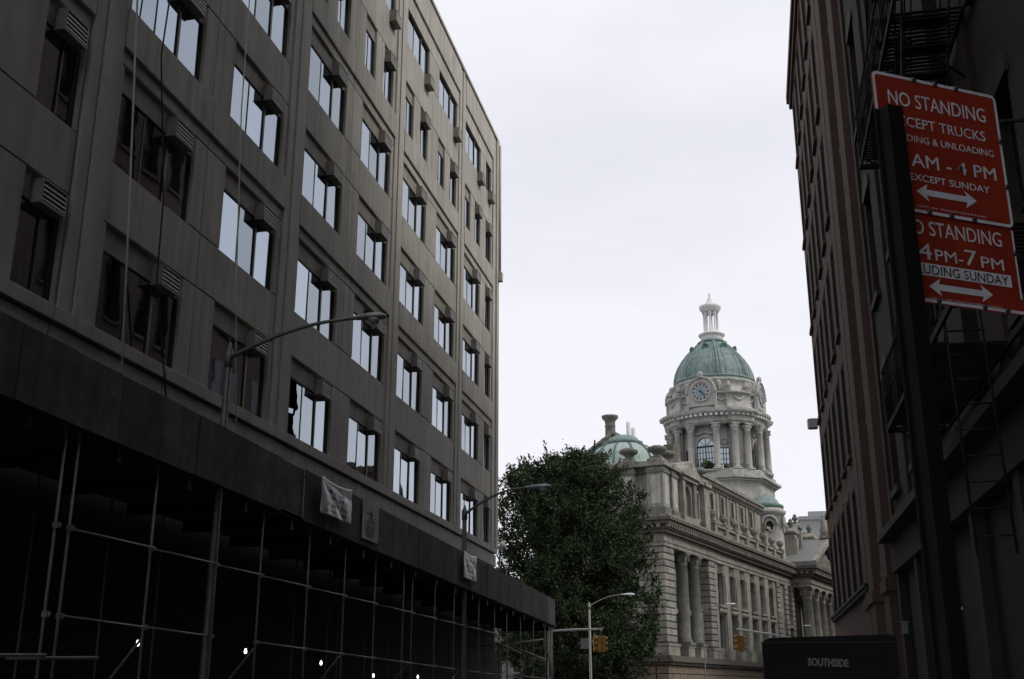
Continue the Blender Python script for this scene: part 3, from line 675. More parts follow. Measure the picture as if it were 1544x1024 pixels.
# flank bay with one narrow window between quoins
P(MB().box(44.2, 46.6, .3, 1.3, 4.87, 15.05), 'wall_face')
P(MB().box(48.0, 50.0, .4, 1.3, 4.87, 6.3).box(48.0, 50.0, .4, 1.3, 9.6, 10.7).box(48, 50, .4, 1.3, 14.2, 15.05).box(47.9, 50.1, -.1, .4, 9.6, 9.9), 'wall_face')
pwindow(49, 1.9, 6.3, 9.6, .9); pwindow(49, 1.9, 10.7, 14.2, .9)
# ---- entablature and cornice
def ent(s0, s1, d0, d1, zoff=0, back=1.6, ends=True):
    P(MB().box(s0 - .12, s1, d0 - .12, d1, 15.06, 15.45).box(s0 - .2, s1, d0 - .2, d1, 15.45, 15.56).box(s0 - .05, s1, d0 - .05, d1, 15.56, 16.3), 'frieze')
    P(MB().box(s0 - .45, s1, d0 - .45, d1, 16.3, 16.62).box(s0 - .95, s1, d0 - .95, d1, 17.05, 17.4).box(s0 - 1.15, s1, d0 - 1.15, d1, 17.4, 17.72).box(s0 - .6, s1, d0 - .6, d1, 16.62, 17.05), 'cornice', 'darkened')
    P(MB().box(s0 - .9, s1, d0 - .9, d1, 17.72, 18.0), 'cornice_cap', 'stone')
    m_ = MB(); s = s0 - .8
    while s < s1: m_.box(s, s + .34, d0 - .92, d0 - .58, 16.74, 17.05); s += .72
    dd = d0
    while dd < d1 and ends: m_.box(s0 - .92, s0 - .58, dd, dd + .34, 16.74, 17.05); dd += .72
    P(m_, 'modillion_course', 'stone', kind='stuff')
ent(0, 16.4, 0, 14); ent(16.41, 51.3, .15, 3, ends=False)
P(MB().box(.3, 51.2, .4, 13.8, 18.0, 18.1), 'terrace', 'slate')
# ---- portico
PS0, PS1, PD = 51.4, 71.0, -2.4
P(MB().box(PS0, PS1, PD - .3, .6, 0, 5.95).box(PS0 - .2, PS1 + .2, PD - .5, .6, 4.3, 4.86), 'portico_base', 'granite')
for k in range(5): column(PS0 + 1.3 + k * (PS1 - PS0 - 2.6) / 4, PD + .95, .78, 5.96, 15.05)
for k in range(4): pwindow(PS0 + 3.4 + k * 4.25, 2.0, 6.3, 13.5, .35, mk='pglass')
P(MB().box(PS0, PS1, PD + .05, .6, 15.06, 15.5).box(PS0 - .1, PS1 + .1, PD - .1, .6, 15.5, 15.64).box(PS0, PS1, PD, .6, 15.64, 16.4), 'frieze')
P(MB().box(PS0 - .4, PS1 + .4, PD - .4, .6, 16.4, 16.7).box(PS0 - .55, PS1 + .55, PD - .55, .6, 16.7, 17.05).box(PS0 - 1.0, PS1 + 1.0, PD - 1.0, .6, 17.05, 17.4).box(PS0 - 1.2, PS1 + 1.2, PD - 1.2, .6, 17.4, 17.75), 'cornice', 'darkened')
m_ = MB(); s = PS0 - .8
while s < PS1 + .6: m_.box(s, s + .34, PD - .95, PD - .55, 16.74, 17.05); s += .72
dd = PD
while dd < .5: m_.box(PS0 - .95, PS0 - .55, dd, dd + .34, 16.74, 17.05); dd += .72
P(m_, 'modillion_course', 'stone', kind='stuff')
c = (PS0 + PS1) / 2; AP = 22.6
P(MB().extrude([(PS0 - .2, 17.76), (PS1 + .2, 17.76), (c, AP - .9)], 'y', PD + .25, .6), 'pediment_field')
rk = lambda sg: [(c, AP), (c, AP - .75), (c + sg * (PS1 - c + 1.25), 17.76), (c + sg * (PS1 - c + 1.25), 18.35)]
P(MB().extrude(rk(-1), 'y', PD - 1.1, 3.0).extrude(rk(1), 'y', PD - 1.1, 3.0), 'pediment_roof', 'slate')
P(MB().extrude([(c - .02, AP + .03), (c - .02, AP - .5), (PS0 - 1.28, 17.9), (PS0 - 1.28, 18.4)], 'y', PD - 1.2, PD - .6).extrude([(c + .02, AP + .03), (c + .02, AP - .5), (PS1 + 1.28, 17.9), (PS1 + 1.28, 18.4)], 'y', PD - 1.2, PD - .6), 'raking_cornice')
m_ = MB()
for k in range(9):
    q = -6 + k * 1.5; h = 1.1 + 2.0 * (1 - abs(q) / 6.6); m_.lathe([(.34, 0), (.42, h * .25), (.3, h * .5), (.38, h * .68), (.16, h * .78), (.22, h * .9), (.1, h)], c + q, PD + .1, 8)
P(m_, 'pediment_sculpture', loc=(0, 0, 17.8))
m_ = MB().box(c - .6, c + .6, PD - 1.0, PD + .4, AP, AP + .4).lathe([(.55, AP + .4), (.6, AP + 1.2), (.4, AP + 1.9), (.46, AP + 2.4), (.18, AP + 2.8), (.25, AP + 3.2), (0, AP + 3.5)], c, PD - .3, 10); P(m_, 'acroterion')
P(MB().box(53, 70, .6, 3, 18, 22.4), 'attic_block')
for k, (s, h_) in enumerate(((54.2, 23.6), (57.0, 24.6), (65.5, 24.2), (68.5, 23.4), (75, 23.8), (79, 22.6))):
    P(MB().box(s - .8, s + .8, -.2, 1.6, 18, h_ - 1.0).extrude([(s - 1.1, h_ - 1.0), (s + 1.1, h_ - 1.0), (s + 1.1, h_ - .75), (s, h_), (s - 1.1, h_ - .75)], 'y', -.45, 2.0).box(s - .55, s + .55, -.4, -.2, 18, h_ - 1.6), 'dormer')
    P(MB().lathe([(.3, h_ - .2), (.2, h_ + .1), (.42, h_ + .4), (.46, h_ + .6), (.25, h_ + .75), (.3, h_ + .9), (0, h_ + 1.2)], s, .4, 8), 'finial', 'darkstone')
# far half of the building (mostly hidden)
P(MB().box(71.2, LEN, -.05, 1.2, 0, 16.3).box(71.2, LEN, -1.0, 1.2, 16.3, 18), 'street_wall')
P(MB().box(72, LEN - 2, 2.5, 22, 18, 25.6), 'attic_wall')

# ---- attic of the main block, set back behind the balustrade
AD = 2.5
AW = [15.8 + 4.2 * k for k in range(7)]
ed = [12.0] + [e for s in AW for e in (s - .62, s + .62)] + [46.0]
m_ = MB()
for k in range(0, len(ed), 2): m_.box(ed[k], ed[k + 1], AD, AD + .6, 18.1, 24.4)
for s in AW: m_.box(s - .62, s + .62, AD, AD + .6, 18.1, 22.0).box(s - .62, s + .62, AD, AD + .6, 23.85, 24.4)
P(m_, 'attic_wall'); P(MB().box(12.02, 45.98, AD + .7, 17.9, 18.1, 25.2), 'inner_wall')
for s in AW:
    pwindow(s, 1.24, 22.0, 23.85, AD + .35)
    m_ = MB().box(s - .85, s - .62, AD - .1, AD + .1, 21.9, 24.0).box(s + .62, s + .85, AD - .1, AD + .1, 21.9, 24.0).box(s - .95, s + .95, AD - .2, AD + .1, 21.65, 21.9).box(s - .9, s + .9, AD - .12, AD + .1, 24.0, 24.2)
    P(m_, 'window_surround')
    P(MB().box(s + 1.8, s + 2.4, AD - .16, AD + .1, 18.1, 24.3), 'attic_pilaster')
P(MB().box(11.8, 46, AD - .2, AD + .8, 24.4, 24.65).box(11.7, 46, AD - .35, 18.0, 24.65, 24.95).box(11.5, 46, AD - .75, 18.2, 25.15, 25.45).box(11.6, 46, AD - .55, 18.1, 24.95, 25.15).box(11.9, 46, AD - .3, 17.9, 25.45, 25.85), 'attic_cornice')
m_ = MB()
s = 11.7
while s < 45.8: m_.box(s, s + .25, AD - .6, AD - .33, 24.72, 24.95); s += .5
P(m_, 'dentil_course', kind='stuff')
# hipped slate roof with a stone gable coping
GD = 10.4
P(MB().extrude([(AD + .2, 25.86), (GD, 29.5), (2 * GD - AD - .2, 25.86)], 'x', 14.6, 46), 'roof', 'slate')
P(MB().extrude([(AD + 1.6, 25.86), (GD, 29.9), (2 * GD - AD - 1.6, 25.86), (2 * GD - AD - 1.6, 25.0), (AD + 1.6, 25.0)], 'x', 13.9, 14.58), 'gable', 'stone')
P(MB().extrude([(AD + 1.1, 25.86), (AD + 1.1, 26.1), (GD, 30.2), (2 * GD - AD - 1.1, 26.1), (2 * GD - AD - 1.1, 25.86), (GD, 29.86)], 'x', 13.6, 14.75), 'gable_coping', 'stone')
m_ = MB().box(13.5, 15.2, GD - .2, GD + 1.4, 29.2, 30.5).lathe([(.82, 30.5), (.62, 30.7), (.58, 31.9), (.66, 32.0), (.58, 32.1), (.62, 32.6), (.95, 32.95), (.98, 33.2), (.5, 33.3), (0, 33.35)], 14.3, GD + .6, 14)
P(m_, 'chimney', 'darkstone', loc=(0, 0, -1.1))
for k, dd in enumerate((GD - .6, GD - 1.1)): P(MB().tube([(17 + k * .3, dd, 27.5), (17 + k * .3, dd, 31.8 - .7 * k)], .26, 8), 'flue_pipe', 'lamp_pale')
P(MB().box(24.5, 26.5, GD - 3.4, GD - 2.2, 28, 30.4), 'chimney', 'darkened')
# ---- balustrade with pedestals, urns and terrace shrubs
urn_m = MB().box(-.42, .42, -.42, .42, 0, .22).lathe([(.2, .22), (.14, .4), (.3, .55), (.48, .85), (.5, 1.02), (.36, 1.1), (.46, 1.2), (.2, 1.32), (0, 1.36)], seg=12).mesh('urn')
bal = MB().lathe([(.09, 0), (.13, .08), (.07, .16), (.15, .42), (.07, .68), (.12, .74), (.12, .8)], seg=8).mesh('baluster')
for k in range(8):
    s = 16.7 + k * 4.23
    if s > 50: break
    P(MB().box(s - .42, s + .42, -.25, .55, 18.0, 19.25).box(s - .5, s + .5, -.33, .63, 19.25, 19.42), 'balustrade_pedestal')
    put(urn_m, 'urn', M['stone'], CB, (s, .15, 19.42))
    if s + 4.23 < 49.5:
        P(MB().box(s + .42, s + 3.81, -.12, .42, 18.0, 18.2).box(s + .42, s + 3.81, -.18, .48, 19.0, 19.22), 'balustrade_rail')
        for q in range(9): put(bal, 'baluster', M['stone'], CB, (s + .72 + q * .348, .15, 18.2))
def shrub(s, d_, z, r, n, mk='plant', parent=CB, seed=1):
    rnd = random.Random(seed); m_ = MB()
    for _ in range(n):
        a = rnd.uniform(0, 2 * pi); q = rnd.random() ** .5 * r; c_ = Vector((s + q * cos(a), d_ + q * sin(a) * .7, z + rnd.random() * r * 1.5 * (1 - .5 * q / r)))
        t1 = Vector((rnd.gauss(0, 1), rnd.gauss(0, 1), rnd.gauss(0, 1))).normalized(); t2 = t1.orthogonal().normalized(); l = rnd.uniform(.12, .26)
        m_.add([c_ - t1 * l, c_ + t2 * l * .45, c_ + t1 * l, c_ - t2 * l * .45], [(0, 1, 2, 3)])
    m_.tube([(s, d_, z - .3), (s, d_, z + r)], .04, 5)
    return m_.build('terrace_shrub', M[mk])
def shrub_thing(s, d_, z, r, n, label, seed):
    o = shrub(s, d_, z, r, n, seed=seed); o.matrix_world = CB_M @ o.matrix_world; tag(o, label, 'shrub', 'shrubs on the roof terraces')
CB_M = Matrix.Translation(CB.location) @ Matrix.Rotation(TH, 4, 'Z')
shrub_thing(21, 1.2, 18.6, 1.1, 260, 'olive green shrub behind the balustrade nearest the pavilion', 1)
shrub_thing(25.5, 1.2, 18.6, .9, 200, 'second terrace shrub along the stone balustrade', 2)
shrub_thing(33, 1.2, 18.6, .8, 160, 'small terrace shrub halfway along the stone balustrade', 3)
# ---- attic of the end pavilion
P(MB().box(.45, 14.5, .45, 13.6, 18.0, 22.6), 'attic_wall')
P(MB().box(.2, 14.6, .2, 13.8, 18.0, 18.7), 'attic_plinth', 'darkened')
P(MB().box(.25, 14.6, .25, 13.8, 22.6, 22.85).box(-.35, 14.8, -.35, 14.0, 22.85, 23.15).box(.2, 14.6, .2, 13.7, 23.15, 23.5), 'attic_cornice')
for (s, d_) in ((.5, .5), (.5, 3.5), (3.2, .55), (13.8, .6), (.5, 11.5)):
    P(MB().box(s - .85, s + .85, d_ - .85, d_ + .85, 18.0, 22.8).box(s - 1.15, s + 1.15, d_ - 1.15, d_ + 1.15, 22.8, 23.2).box(s - .8, s + .8, d_ - .8, d_ + .8, 23.2, 23.6), 'attic_pier')
bigurn = MB().box(-.5, .5, -.5, .5, 0, .2).lathe([(.36, .2), (.3, .35), (.55, .6), (.92, .8), (.98, 1.0), (.9, 1.15), (.62, 1.22), (.5, 1.3), (0, 1.34)], seg=14).mesh('urn')
for (s, d_) in ((.5, .5), (.5, 3.5), (3.2, .55), (13.8, .6), (.5, 11.5)): put(bigurn, 'urn', M['darkstone'], CB, (s, d_, 23.65))
P(MB().box(.3, 14.62, .3, 13.85, 22.2, 22.4).box(.36, 14.6, .36, 13.8, 18.71, 18.9), 'attic_shade_line', 'darkened')  # dark courses draw the shade below the attic cornice
for (s, d_) in ((.5, .5), (.5, 3.5), (3.2, .55), (.5, 11.5)):
    P(MB().box(s - 1.0, s + 1.0, d_ - 1.0, d_ + 1.0, 18.0, 18.75).box(s - .95, s + .95, d_ - .95, d_ + .95, 22.15, 22.45), 'pier_moulding', 'darkstone')
    P(MB().box(s - .5, s + .5, d_ - .88, d_ - .85, 19.1, 21.9).box(s - .88, s - .85, d_ - .5, d_ + .5, 19.1, 21.9), 'pier_panel', 'stone2')
    P(MB().lathe([(1.1, 23.2), (.95, 23.5), (.6, 23.75), (.45, 24.0)], s, d_, 4), 'urn_plinth', 'darkstone')
# aedicule with pediment over an arched niche
m_ = MB().box(5.6, 6.4, -.35, .5, 18.0, 22.4).box(9.2, 10.0, -.35, .5, 18.0, 22.4).box(5.4, 10.2, -.45, .5, 18.0, 18.7).box(5.4, 10.2, -.5, .5, 22.4, 22.8)
m_.box(6.4, 6.7, -.05, .5, 18.7, 22.4).box(8.9, 9.2, -.05, .5, 18.7, 22.4).extrude([(6.7, 22.4)] + [(7.8 + 1.1 * cos(pi - a), 20.9 + 1.1 * sin(a)) for a in [pi * k / 10 for k in range(11)]] + [(8.9, 22.4)], 'y', -.05, .5); P(m_, 'aedicule')
P(MB().extrude([(5.1, 22.8), (10.5, 22.8), (10.5, 23.05), (7.8, 24.6), (5.1, 23.05)], 'y', -.75, 1.8), 'aedicule_roof', 'stone')
P(MB().box(6.7, 8.9, .3, .46, 18.7, 22.0), 'niche', 'darkened')
for s in (4.65, 12.0):
    pwindow(s, 1.1, 19.2, 21.9, .5); P(MB().box(s - .85, s - .55, .28, .5, 19.0, 22.1).box(s + .55, s + .85, .28, .5, 19.0, 22.1).box(s - .85, s + .85, .28, .5, 21.9, 22.25).box(s - .95, s + .95, .2, .5, 18.9, 19.2), 'window_surround')
# low copper dome on the pavilion
PDm = MB(); prof = [(4.2, 22.9), (4.25, 23.8), (4.05, 24.1)] + [(4.0 * cos(a) ** .8, 24.15 + 2.75 * sin(a)) for a in [R(8 * k) for k in range(1, 9)]]
do = P(PDm.lathe(prof + [(1.7, 26.9), (0, 26.95)], 6.6, 6.4, 40), 'low_dome', 'copperl')
for k in range(12):
    a = 2 * pi * k / 12 + .1; pts = [(6.6 + (r + .04) * cos(a), 6.4 + (r + .04) * sin(a), z + .02) for r, z in prof[2:]]
    P(MB().tube(pts, .09, 6), 'rib', 'copperd', do)
P(MB().lathe([(4.6, 23.1), (4.65, 23.4), (4.2, 23.5)], 6.6, 6.4, 40), 'dome_rim', 'copperd', do)
P(MB().lathe([(2.0, 26.75), (2.1, 27.0), (1.7, 27.1), (1.5, 27.45), (1.0, 27.7), (0, 27.85)], 6.6, 6.4, 24), 'dome_cap', 'copper', do)
# ---- round turrets beside the portico
def turret(s, d_, full, dz=0):
    m_ = MB().lathe([(2.45, 18.0), (2.45, 18.8), (2.3, 18.9), (2.3, 24.8), (2.5, 24.9), (2.75, 25.2), (2.8, 25.5), (2.5, 25.6), (2.4, 26.2)], s, d_, 28)
    t = P(m_, 'turret', 'stone2', loc=(0, 0, dz))
    P(MB().lathe([(2.15, 26.2), (2.2, 26.5), (1.95, 26.6), (1.75, 27.05), (1.3, 27.5), (.65, 27.8), (.25, 27.88), (.15, 28.1), (0, 28.15)], s, d_, 28), 'turret_dome', 'copper', t)
    P(MB().lathe([(2.5, 25.9), (2.52, 26.3), (2.3, 26.35)], s, d_, 28), 'dome_rim', 'copperd', t)
    if full:
        a = R(200); n = Vector((cos(a), sin(a), 0))
        for q in (0, R(75)):
            a_ = R(205) + q; ring = MB(); pts = []
            e1 = Vector((-sin(a_), cos(a_), 0)); ctr = Vector((s + 2.32 * cos(a_), d_ + 2.32 * sin(a_), 23.3))
            for k in range(17): b_ = 2 * pi * k / 16; pts.append(ctr + e1 * .62 * cos(b_) + Vector((0, 0, .8 * sin(b_))))
            P(MB().tube(pts, .13, 6), 'oculus_frame', 'stone2', t)
            V = [ctr + Vector((cos(a_), sin(a_), 0)) * .03] + [Vector(p_) + Vector((cos(a_), sin(a_), 0)) * .03 for p_ in pts[:-1]]
            P(MB().add(V, [(0, k + 1, (k + 1) % 16 + 1) for k in range(16)]), 'oculus_pane', 'pglass', t)
            pts = [ctr + e1 * 1.05 * cos(b_) + Vector((cos(a_), sin(a_), 0)) * .12 + Vector((0, 0, .25 + 1.1 * sin(b_))) for b_ in [R(-10 + 20 * k) for k in range(11)]]
            P(MB().tube(pts, .2, 6), 'oculus_hood', 'stone2', t)
turret(51.8, 3.2, True); turret(71.2, 3.2, False, -2.2)
P(MB().box(46.01, 47.6, 1.9, 3.0, 18, 22.4).box(45.9, 47.8, 1.6, 3.0, 22.4, 22.8), 'attic_wall')
P(MB().box(47, 75, 5, 20, 18.1, 24.8), 'tower_podium', 'stone2')

# ---------------------------------------------------------------- clock tower on the same building
TX, TY = 61.2, 12.3
def T(m_, name, mk='stone2', parent=None): return P(m_, name, mk, parent or TW)
def octo(h, c_): return [(-h, -h + c_), (-h + c_, -h), (h - c_, -h), (h, -h + c_), (h, h - c_), (h - c_, h), (-h + c_, h), (-h, h - c_)]
def shift(p): return [(TX + a, TY + b) for a, b in p]
m_ = MB().extrude(shift(octo(7.25, 3.1)), 'z', 18.1, 30.6); TW = P(m_, 'clock_tower', 'stone2')
T(MB().extrude(shift(octo(7.4, 3.15)), 'z', 30.6, 30.85).extrude(shift(octo(7.75, 3.3)), 'z', 30.85, 31.15).extrude(shift(octo(8.2, 3.45)), 'z', 31.15, 31.5).extrude(shift(octo(7.5, 3.2)), 'z', 31.5, 32.35), 'base_cornice')
for q in (-1.6, 1.6):
    for (dx, dy, w_) in ((0, -7.26, 'y'), (-7.26, 0, 'x')):
        x, y_ = TX + dx + (q if w_ == 'y' else 0), TY + dy + (q if w_ == 'x' else 0)
        T(MB().box(x - (.45 if w_ == 'y' else .03), x + (.45 if w_ == 'y' else .03), y_ - (.45 if w_ == 'x' else .03), y_ + (.45 if w_ == 'x' else .03), 27.6, 29.4), 'pane', 'pglass')
T(MB().lathe([(7.95, 32.35), (7.95, 32.6), (6.2, 32.62), (6.2, 39.5)], TX, TY, 64), 'drum_wall')
def polar(r, a, z=0): return (TX + r * cos(a), TY + r * sin(a), z)
FACES = [pi, 1.5 * pi, 0, .5 * pi]
cols_a = []
for f_ in FACES:
    cols_a += [f_ + R(q) for q in (-15.5, 15.5)] + [f_ + R(q) for q in (37, 53)]
cm = MB(); 
def col_local(r, z0, z1):
    h = z1 - z0; m_ = MB().box(-r * 1.35, r * 1.35, -r * 1.35, r * 1.35, z0, z0 + r * .4)
    m_.lathe([(r * 1.28, z0 + r * .4), (r * 1.3, z0 + r * .6), (r * 1.05, z0 + r * .9), (r, z0 + r), (r * .98, z0 + h * .4), (r * .84, z1 - r * 2.2), (r * .95, z1 - r * 2.1), (r * .86, z1 - r * 1.9), (r * 1.0, z1 - r * 1.2), (r * 1.3, z1 - r * .4)], 0, 0, 16)
    for k in range(8):
        a = k * pi / 4; m_.box(r * 1.15 * cos(a) - r * .17, r * 1.15 * cos(a) + r * .17, r * 1.15 * sin(a) - r * .17, r * 1.15 * sin(a) + r * .17, z1 - r * 1.3, z1 - r * .5)
    return m_.box(-r * 1.3, r * 1.3, -r * 1.3, r * 1.3, z1 - r * .35, z1).mesh('column')
cmesh = col_local(.52, 32.62, 39.5)
for a in cols_a: put(cmesh, 'column', M['stone2'], TW, polar(7.35, a), (0, 0, a))
for f_ in FACES:          # solid diagonal piers behind the paired columns
    T(MB().lathe([(6.75, 32.62), (6.75, 39.5)], TX, TY, 8, f_ + R(33), f_ + R(57)), 'corner_pier')
# arched windows, two faces in view
for f_ in (pi, 1.5 * pi):
    e1 = Vector((-sin(f_), cos(f_), 0)); nn = Vector((cos(f_), sin(f_), 0)); c0 = Vector((TX, TY, 0)) + nn * 6.22
    z0, zs, hw = 32.65, 36.3, 1.35
    arch = [(-hw, z0), (hw, z0)] + [(hw * cos(a), zs + hw * sin(a)) for a in [pi * k / 14 for k in range(15)]]
    V = [c0 + e1 * u + nn * .02 + Vector((0, 0, z)) for u, z in arch]; n = len(V)
    T(MB().add(V, [tuple(range(n))]), 'pane', 'tglass')
    pts = [c0 + e1 * u + nn * .12 + Vector((0, 0, z)) for u, z in [(hw + .15, z0)] + [((hw + .15) * cos(a), zs + (hw + .15) * sin(a)) for a in [pi * k / 14 for k in range(15)]] + [(-hw - .15, z0)]]
    T(MB().tube(pts, .22, 6), 'window_arch')
    bars = MB()
    for u in (-.9, -.45, 0, .45, .9): bars.tube([c0 + e1 * u + nn * .06 + Vector((0, 0, z0)), c0 + e1 * u + nn * .06 + Vector((0, 0, zs))], .06 if u else .1, 4)
    for z in (33.6, 34.5, 35.4): bars.tube([c0 + e1 * -hw + nn * .06 + Vector((0, 0, z)), c0 + e1 * hw + nn * .06 + Vector((0, 0, z))], .05, 4)
    bars.tube([c0 + e1 * -hw + nn * .09 + Vector((0, 0, zs)), c0 + e1 * hw + nn * .09 + Vector((0, 0, zs))], .16, 4)
    for a in (R(45), R(90), R(135)): bars.tube([c0 + nn * .06 + Vector((0, 0, zs)), c0 + nn * .06 + e1 * hw * cos(a) + Vector((0, 0, zs + hw * sin(a)))], .05, 4)
    T(bars, 'glazing_bars', 'leadg')
    pts = [c0 + nn * .15 + e1 * u + Vector((0, 0, 38.5 - .35 * (1 - (u / 1.9) ** 2) * 0 - .3 * sin(pi * (u + 1.9) / 1.9) ** 2)) for u in [-1.9 + .2 * k for k in range(20)]]
    T(MB().tube(pts, .14, 5), 'swag')
    for sg in (-1, 1):     # smaller windows between the columns
        b_ = f_ + sg * R(25.5); nn2 = Vector((cos(b_), sin(b_), 0)); e2 = Vector((-sin(b_), cos(b_), 0)); c2 = Vector((TX, TY, 0)) + nn2 * 6.23
        V = [c2 + e2 * u + Vector((0, 0, z)) for u, z in ((-.62, 32.7), (.62, 32.7), (.62, 35.9), (-.62, 35.9))]
        T(MB().add(V, [(0, 1, 2, 3)]), 'pane', 'tglass')
        bb = MB()
        for u in (-.66, -.2, .2, .66): bb.tube([c2 + e2 * u + nn2 * .04 + Vector((0, 0, 32.65)), c2 + e2 * u + nn2 * .04 + Vector((0, 0, 36))], .06, 4)
        for z in (33.5, 34.3, 35.1, 36.0): bb.tube([c2 + e2 * -.66 + nn2 * .04 + Vector((0, 0, z)), c2 + e2 * .66 + nn2 * .04 + Vector((0, 0, z))], .06, 4)
        T(bb, 'glazing_bars', 'leadg')
        V = [c2 + e2 * u + nn2 * .015 + Vector((0, 0, z)) for u, z in ((-.4, 32.75), (.3, 32.75), (.3, 33.45), (-.4, 33.45))]
        T(MB().add(V, [(0, 1, 2, 3)]), 'lit_pane', 'indoor')
        ring = [c2 + e2 * .42 * cos(b2) + nn2 * .06 + Vector((0, 0, 37 + .42 * sin(b2))) for b2 in [2 * pi * k / 12 for k in range(13)]]
        T(MB().tube(ring, .1, 5), 'oculus_frame')
# balcony rails between the columns
rr = MB()
for z in (33.3, 33.0): rr.tube([polar(7.8, 2 * pi * k / 64, z) for k in range(65)], .035, 4)
T(rr, 'balcony_rail', 'black')
# entablature with breaks over the diagonal columns
def ringpart(prof, name, mk='stone2', sectors=None):
    if sectors is None: return T(MB().lathe(prof, TX, TY, 72, close=False), name, mk)
    for a, b in sectors:
        m_ = MB().lathe(prof, TX, TY, 8, a, b, close=False); n = len(prof)
        for e in (0, 8): m_.f.append(tuple(j * 9 + e for j in range(n))); m_.sm.append(False)
        T(m_, name, mk)
diag = [(f_ + R(29), f_ + R(61)) for f_ in FACES]
entp = lambda o: [(6.0, 39.5), (7.75 + o, 39.5), (7.8 + o, 39.85), (7.9 + o, 39.9), (7.72 + o, 39.95), (7.72 + o, 40.6), (7.95 + o, 40.65), (8.0 + o, 40.75), (8.05 + o, 40.95), (8.55 + o, 41.0), (8.6 + o, 41.25), (8.72 + o, 41.5), (7.5, 41.62), (6.0, 41.65)]
ringpart(entp(-.42), 'entablature'); ringpart(entp(.22), 'entablature_break', sectors=diag)
md = MB()
for k in range(64):
    a = 2 * pi * k / 64; inb = any(x <= (a - 1e-9) % (2 * pi) <= y_ or x <= a + 2 * pi <= y_ for x, y_ in diag); r0 = 8.0 if inb else 7.6
    ca, sa = cos(a), sin(a); V = []
    for rr_ in (r0, r0 + .42):
        for q in (-.2, .2):
            for z in (40.66, 40.98): V.append((TX + rr_ * ca - q * sa, TY + rr_ * sa + q * ca, z))
    md.add(V, [(0, 1, 3, 2), (4, 6, 7, 5), (0, 4, 5, 1), (2, 3, 7, 6), (0, 2, 6, 4), (1, 5, 7, 3)])
o = T(md, 'modillion_course', 'white'); o['kind'] = 'stuff'
# clock storey
ringpart([(6.0, 41.6), (7.05, 41.6), (7.1, 42.2), (6.75, 42.3), (6.75, 44.1), (7.05, 44.15), (7.15, 44.45), (6.7, 44.5), (6.45, 44.6), (6.45, 46.3), (6.65, 46.4), (6.65, 46.75), (6.1, 46.85)], 'clock_storey')
ringpart([(6.0, 41.6), (7.65, 41.6), (7.65, 42.2), (7.35, 42.3), (7.35, 44.1), (7.65, 44.15), (7.75, 44.45), (7.3, 44.5), (7.0, 44.6), (6.9, 45.4), (6.4, 45.5)], 'clock_storey_break', sectors=diag)
for f_ in FACES:
    e1 = Vector((-sin(f_), cos(f_), 0)); nn = Vector((cos(f_), sin(f_), 0)); up = Vector((0, 0, 1)); c0 = Vector((TX, TY, 44.5)) + nn * 7.35
    # hood: thick slab with rounded top standing proud of the wall
    arch = [(-1.95, -2.2), (1.95, -2.2), (2.15, 0)] + [(2.15 * cos(a), 2.15 * sin(a)) for a in [pi * k / 16 for k in range(1, 16)]] + [(-2.15, 0)]
    n = len(arch); V = [c0 + e1 * u + up * z - nn * 1.3 for u, z in arch] + [c0 + e1 * u + up * z - nn * .12 for u, z in arch]
    T(MB().add(V, [tuple(range(n)), tuple(range(n, 2 * n))] + [(i, (i + 1) % n, n + (i + 1) % n, n + i) for i in range(n)]), 'clock_gable')
    T(MB().tube([c0 + e1 * 2.2 * cos(a) + up * 2.2 * sin(a) - nn * .1 for a in [R(-8) + R(196) * k / 20 for k in range(21)]], .2, 6), 'clock_hood')
    T(MB().lathe([(.25, 0), (.42, .3), (.38, .7), (.15, .95), (0, 1.0)], 0, 0, 8).box(-.7, .7, -.25, .25, -.1, .1), 'crest').location = c0 + up * 2.25 - nn * .3
    if f_ in (pi, 1.5 * pi):
        disc = [c0 + e1 * 1.45 * cos(a) + up * 1.45 * sin(a) - nn * .06 for a in [2 * pi * k / 40 for k in range(40)]]
        fc = T(MB().add(disc + [p_ - nn * .1 for p_ in disc], [tuple(range(40))] + [(i, (i + 1) % 40, 40 + (i + 1) % 40, 40 + i) for i in range(40)]), 'clock_face', 'stone2')
        inner = [c0 + e1 * .78 * cos(a) + up * .78 * sin(a) - nn * .05 for a in [2 * pi * k / 32 for k in range(32)]]
        T(MB().add(inner, [tuple(range(32))]), 'clock_centre', 'clockblue', TW)
        nm = MB()
        for k in range(12):
            a = 2 * pi * k / 12; q = e1 * cos(a) + up * sin(a); t_ = e1 * -sin(a) + up * cos(a)
            V = [c0 + q * .92 - t_ * .12 - nn * .04, c0 + q * .92 + t_ * .12 - nn * .04, c0 + q * 1.26 + t_ * .15 - nn * .04, c0 + q * 1.26 - t_ * .15 - nn * .04]; nm.add(V, [(0, 1, 2, 3)])
        T(nm, 'clock_numerals', 'leadg', TW)
        for ang, ln, wd in ((R(130), .85, .14), (R(141), 1.25, .1)):        # clockwise from twelve as seen from outside
            q = up * cos(ang) + e1 * sin(ang); t_ = q.cross(nn)
            V = [c0 - q * .3 - t_ * wd - nn * .02, c0 - q * .3 + t_ * wd - nn * .02, c0 + q * ln + t_ * wd * .5 - nn * .02, c0 + q * ln - t_ * wd * .5 - nn * .02]
            T(MB().add(V, [(0, 1, 2, 3)]), 'clock_hand', 'leadg', TW)
        T(MB().tube([c0 + e1 * 1.5 * cos(a) + up * 1.5 * sin(a) - nn * .02 for a in [2 * pi * k / 40 for k in range(41)]], .12, 6), 'clock_rim', 'stone2', TW)
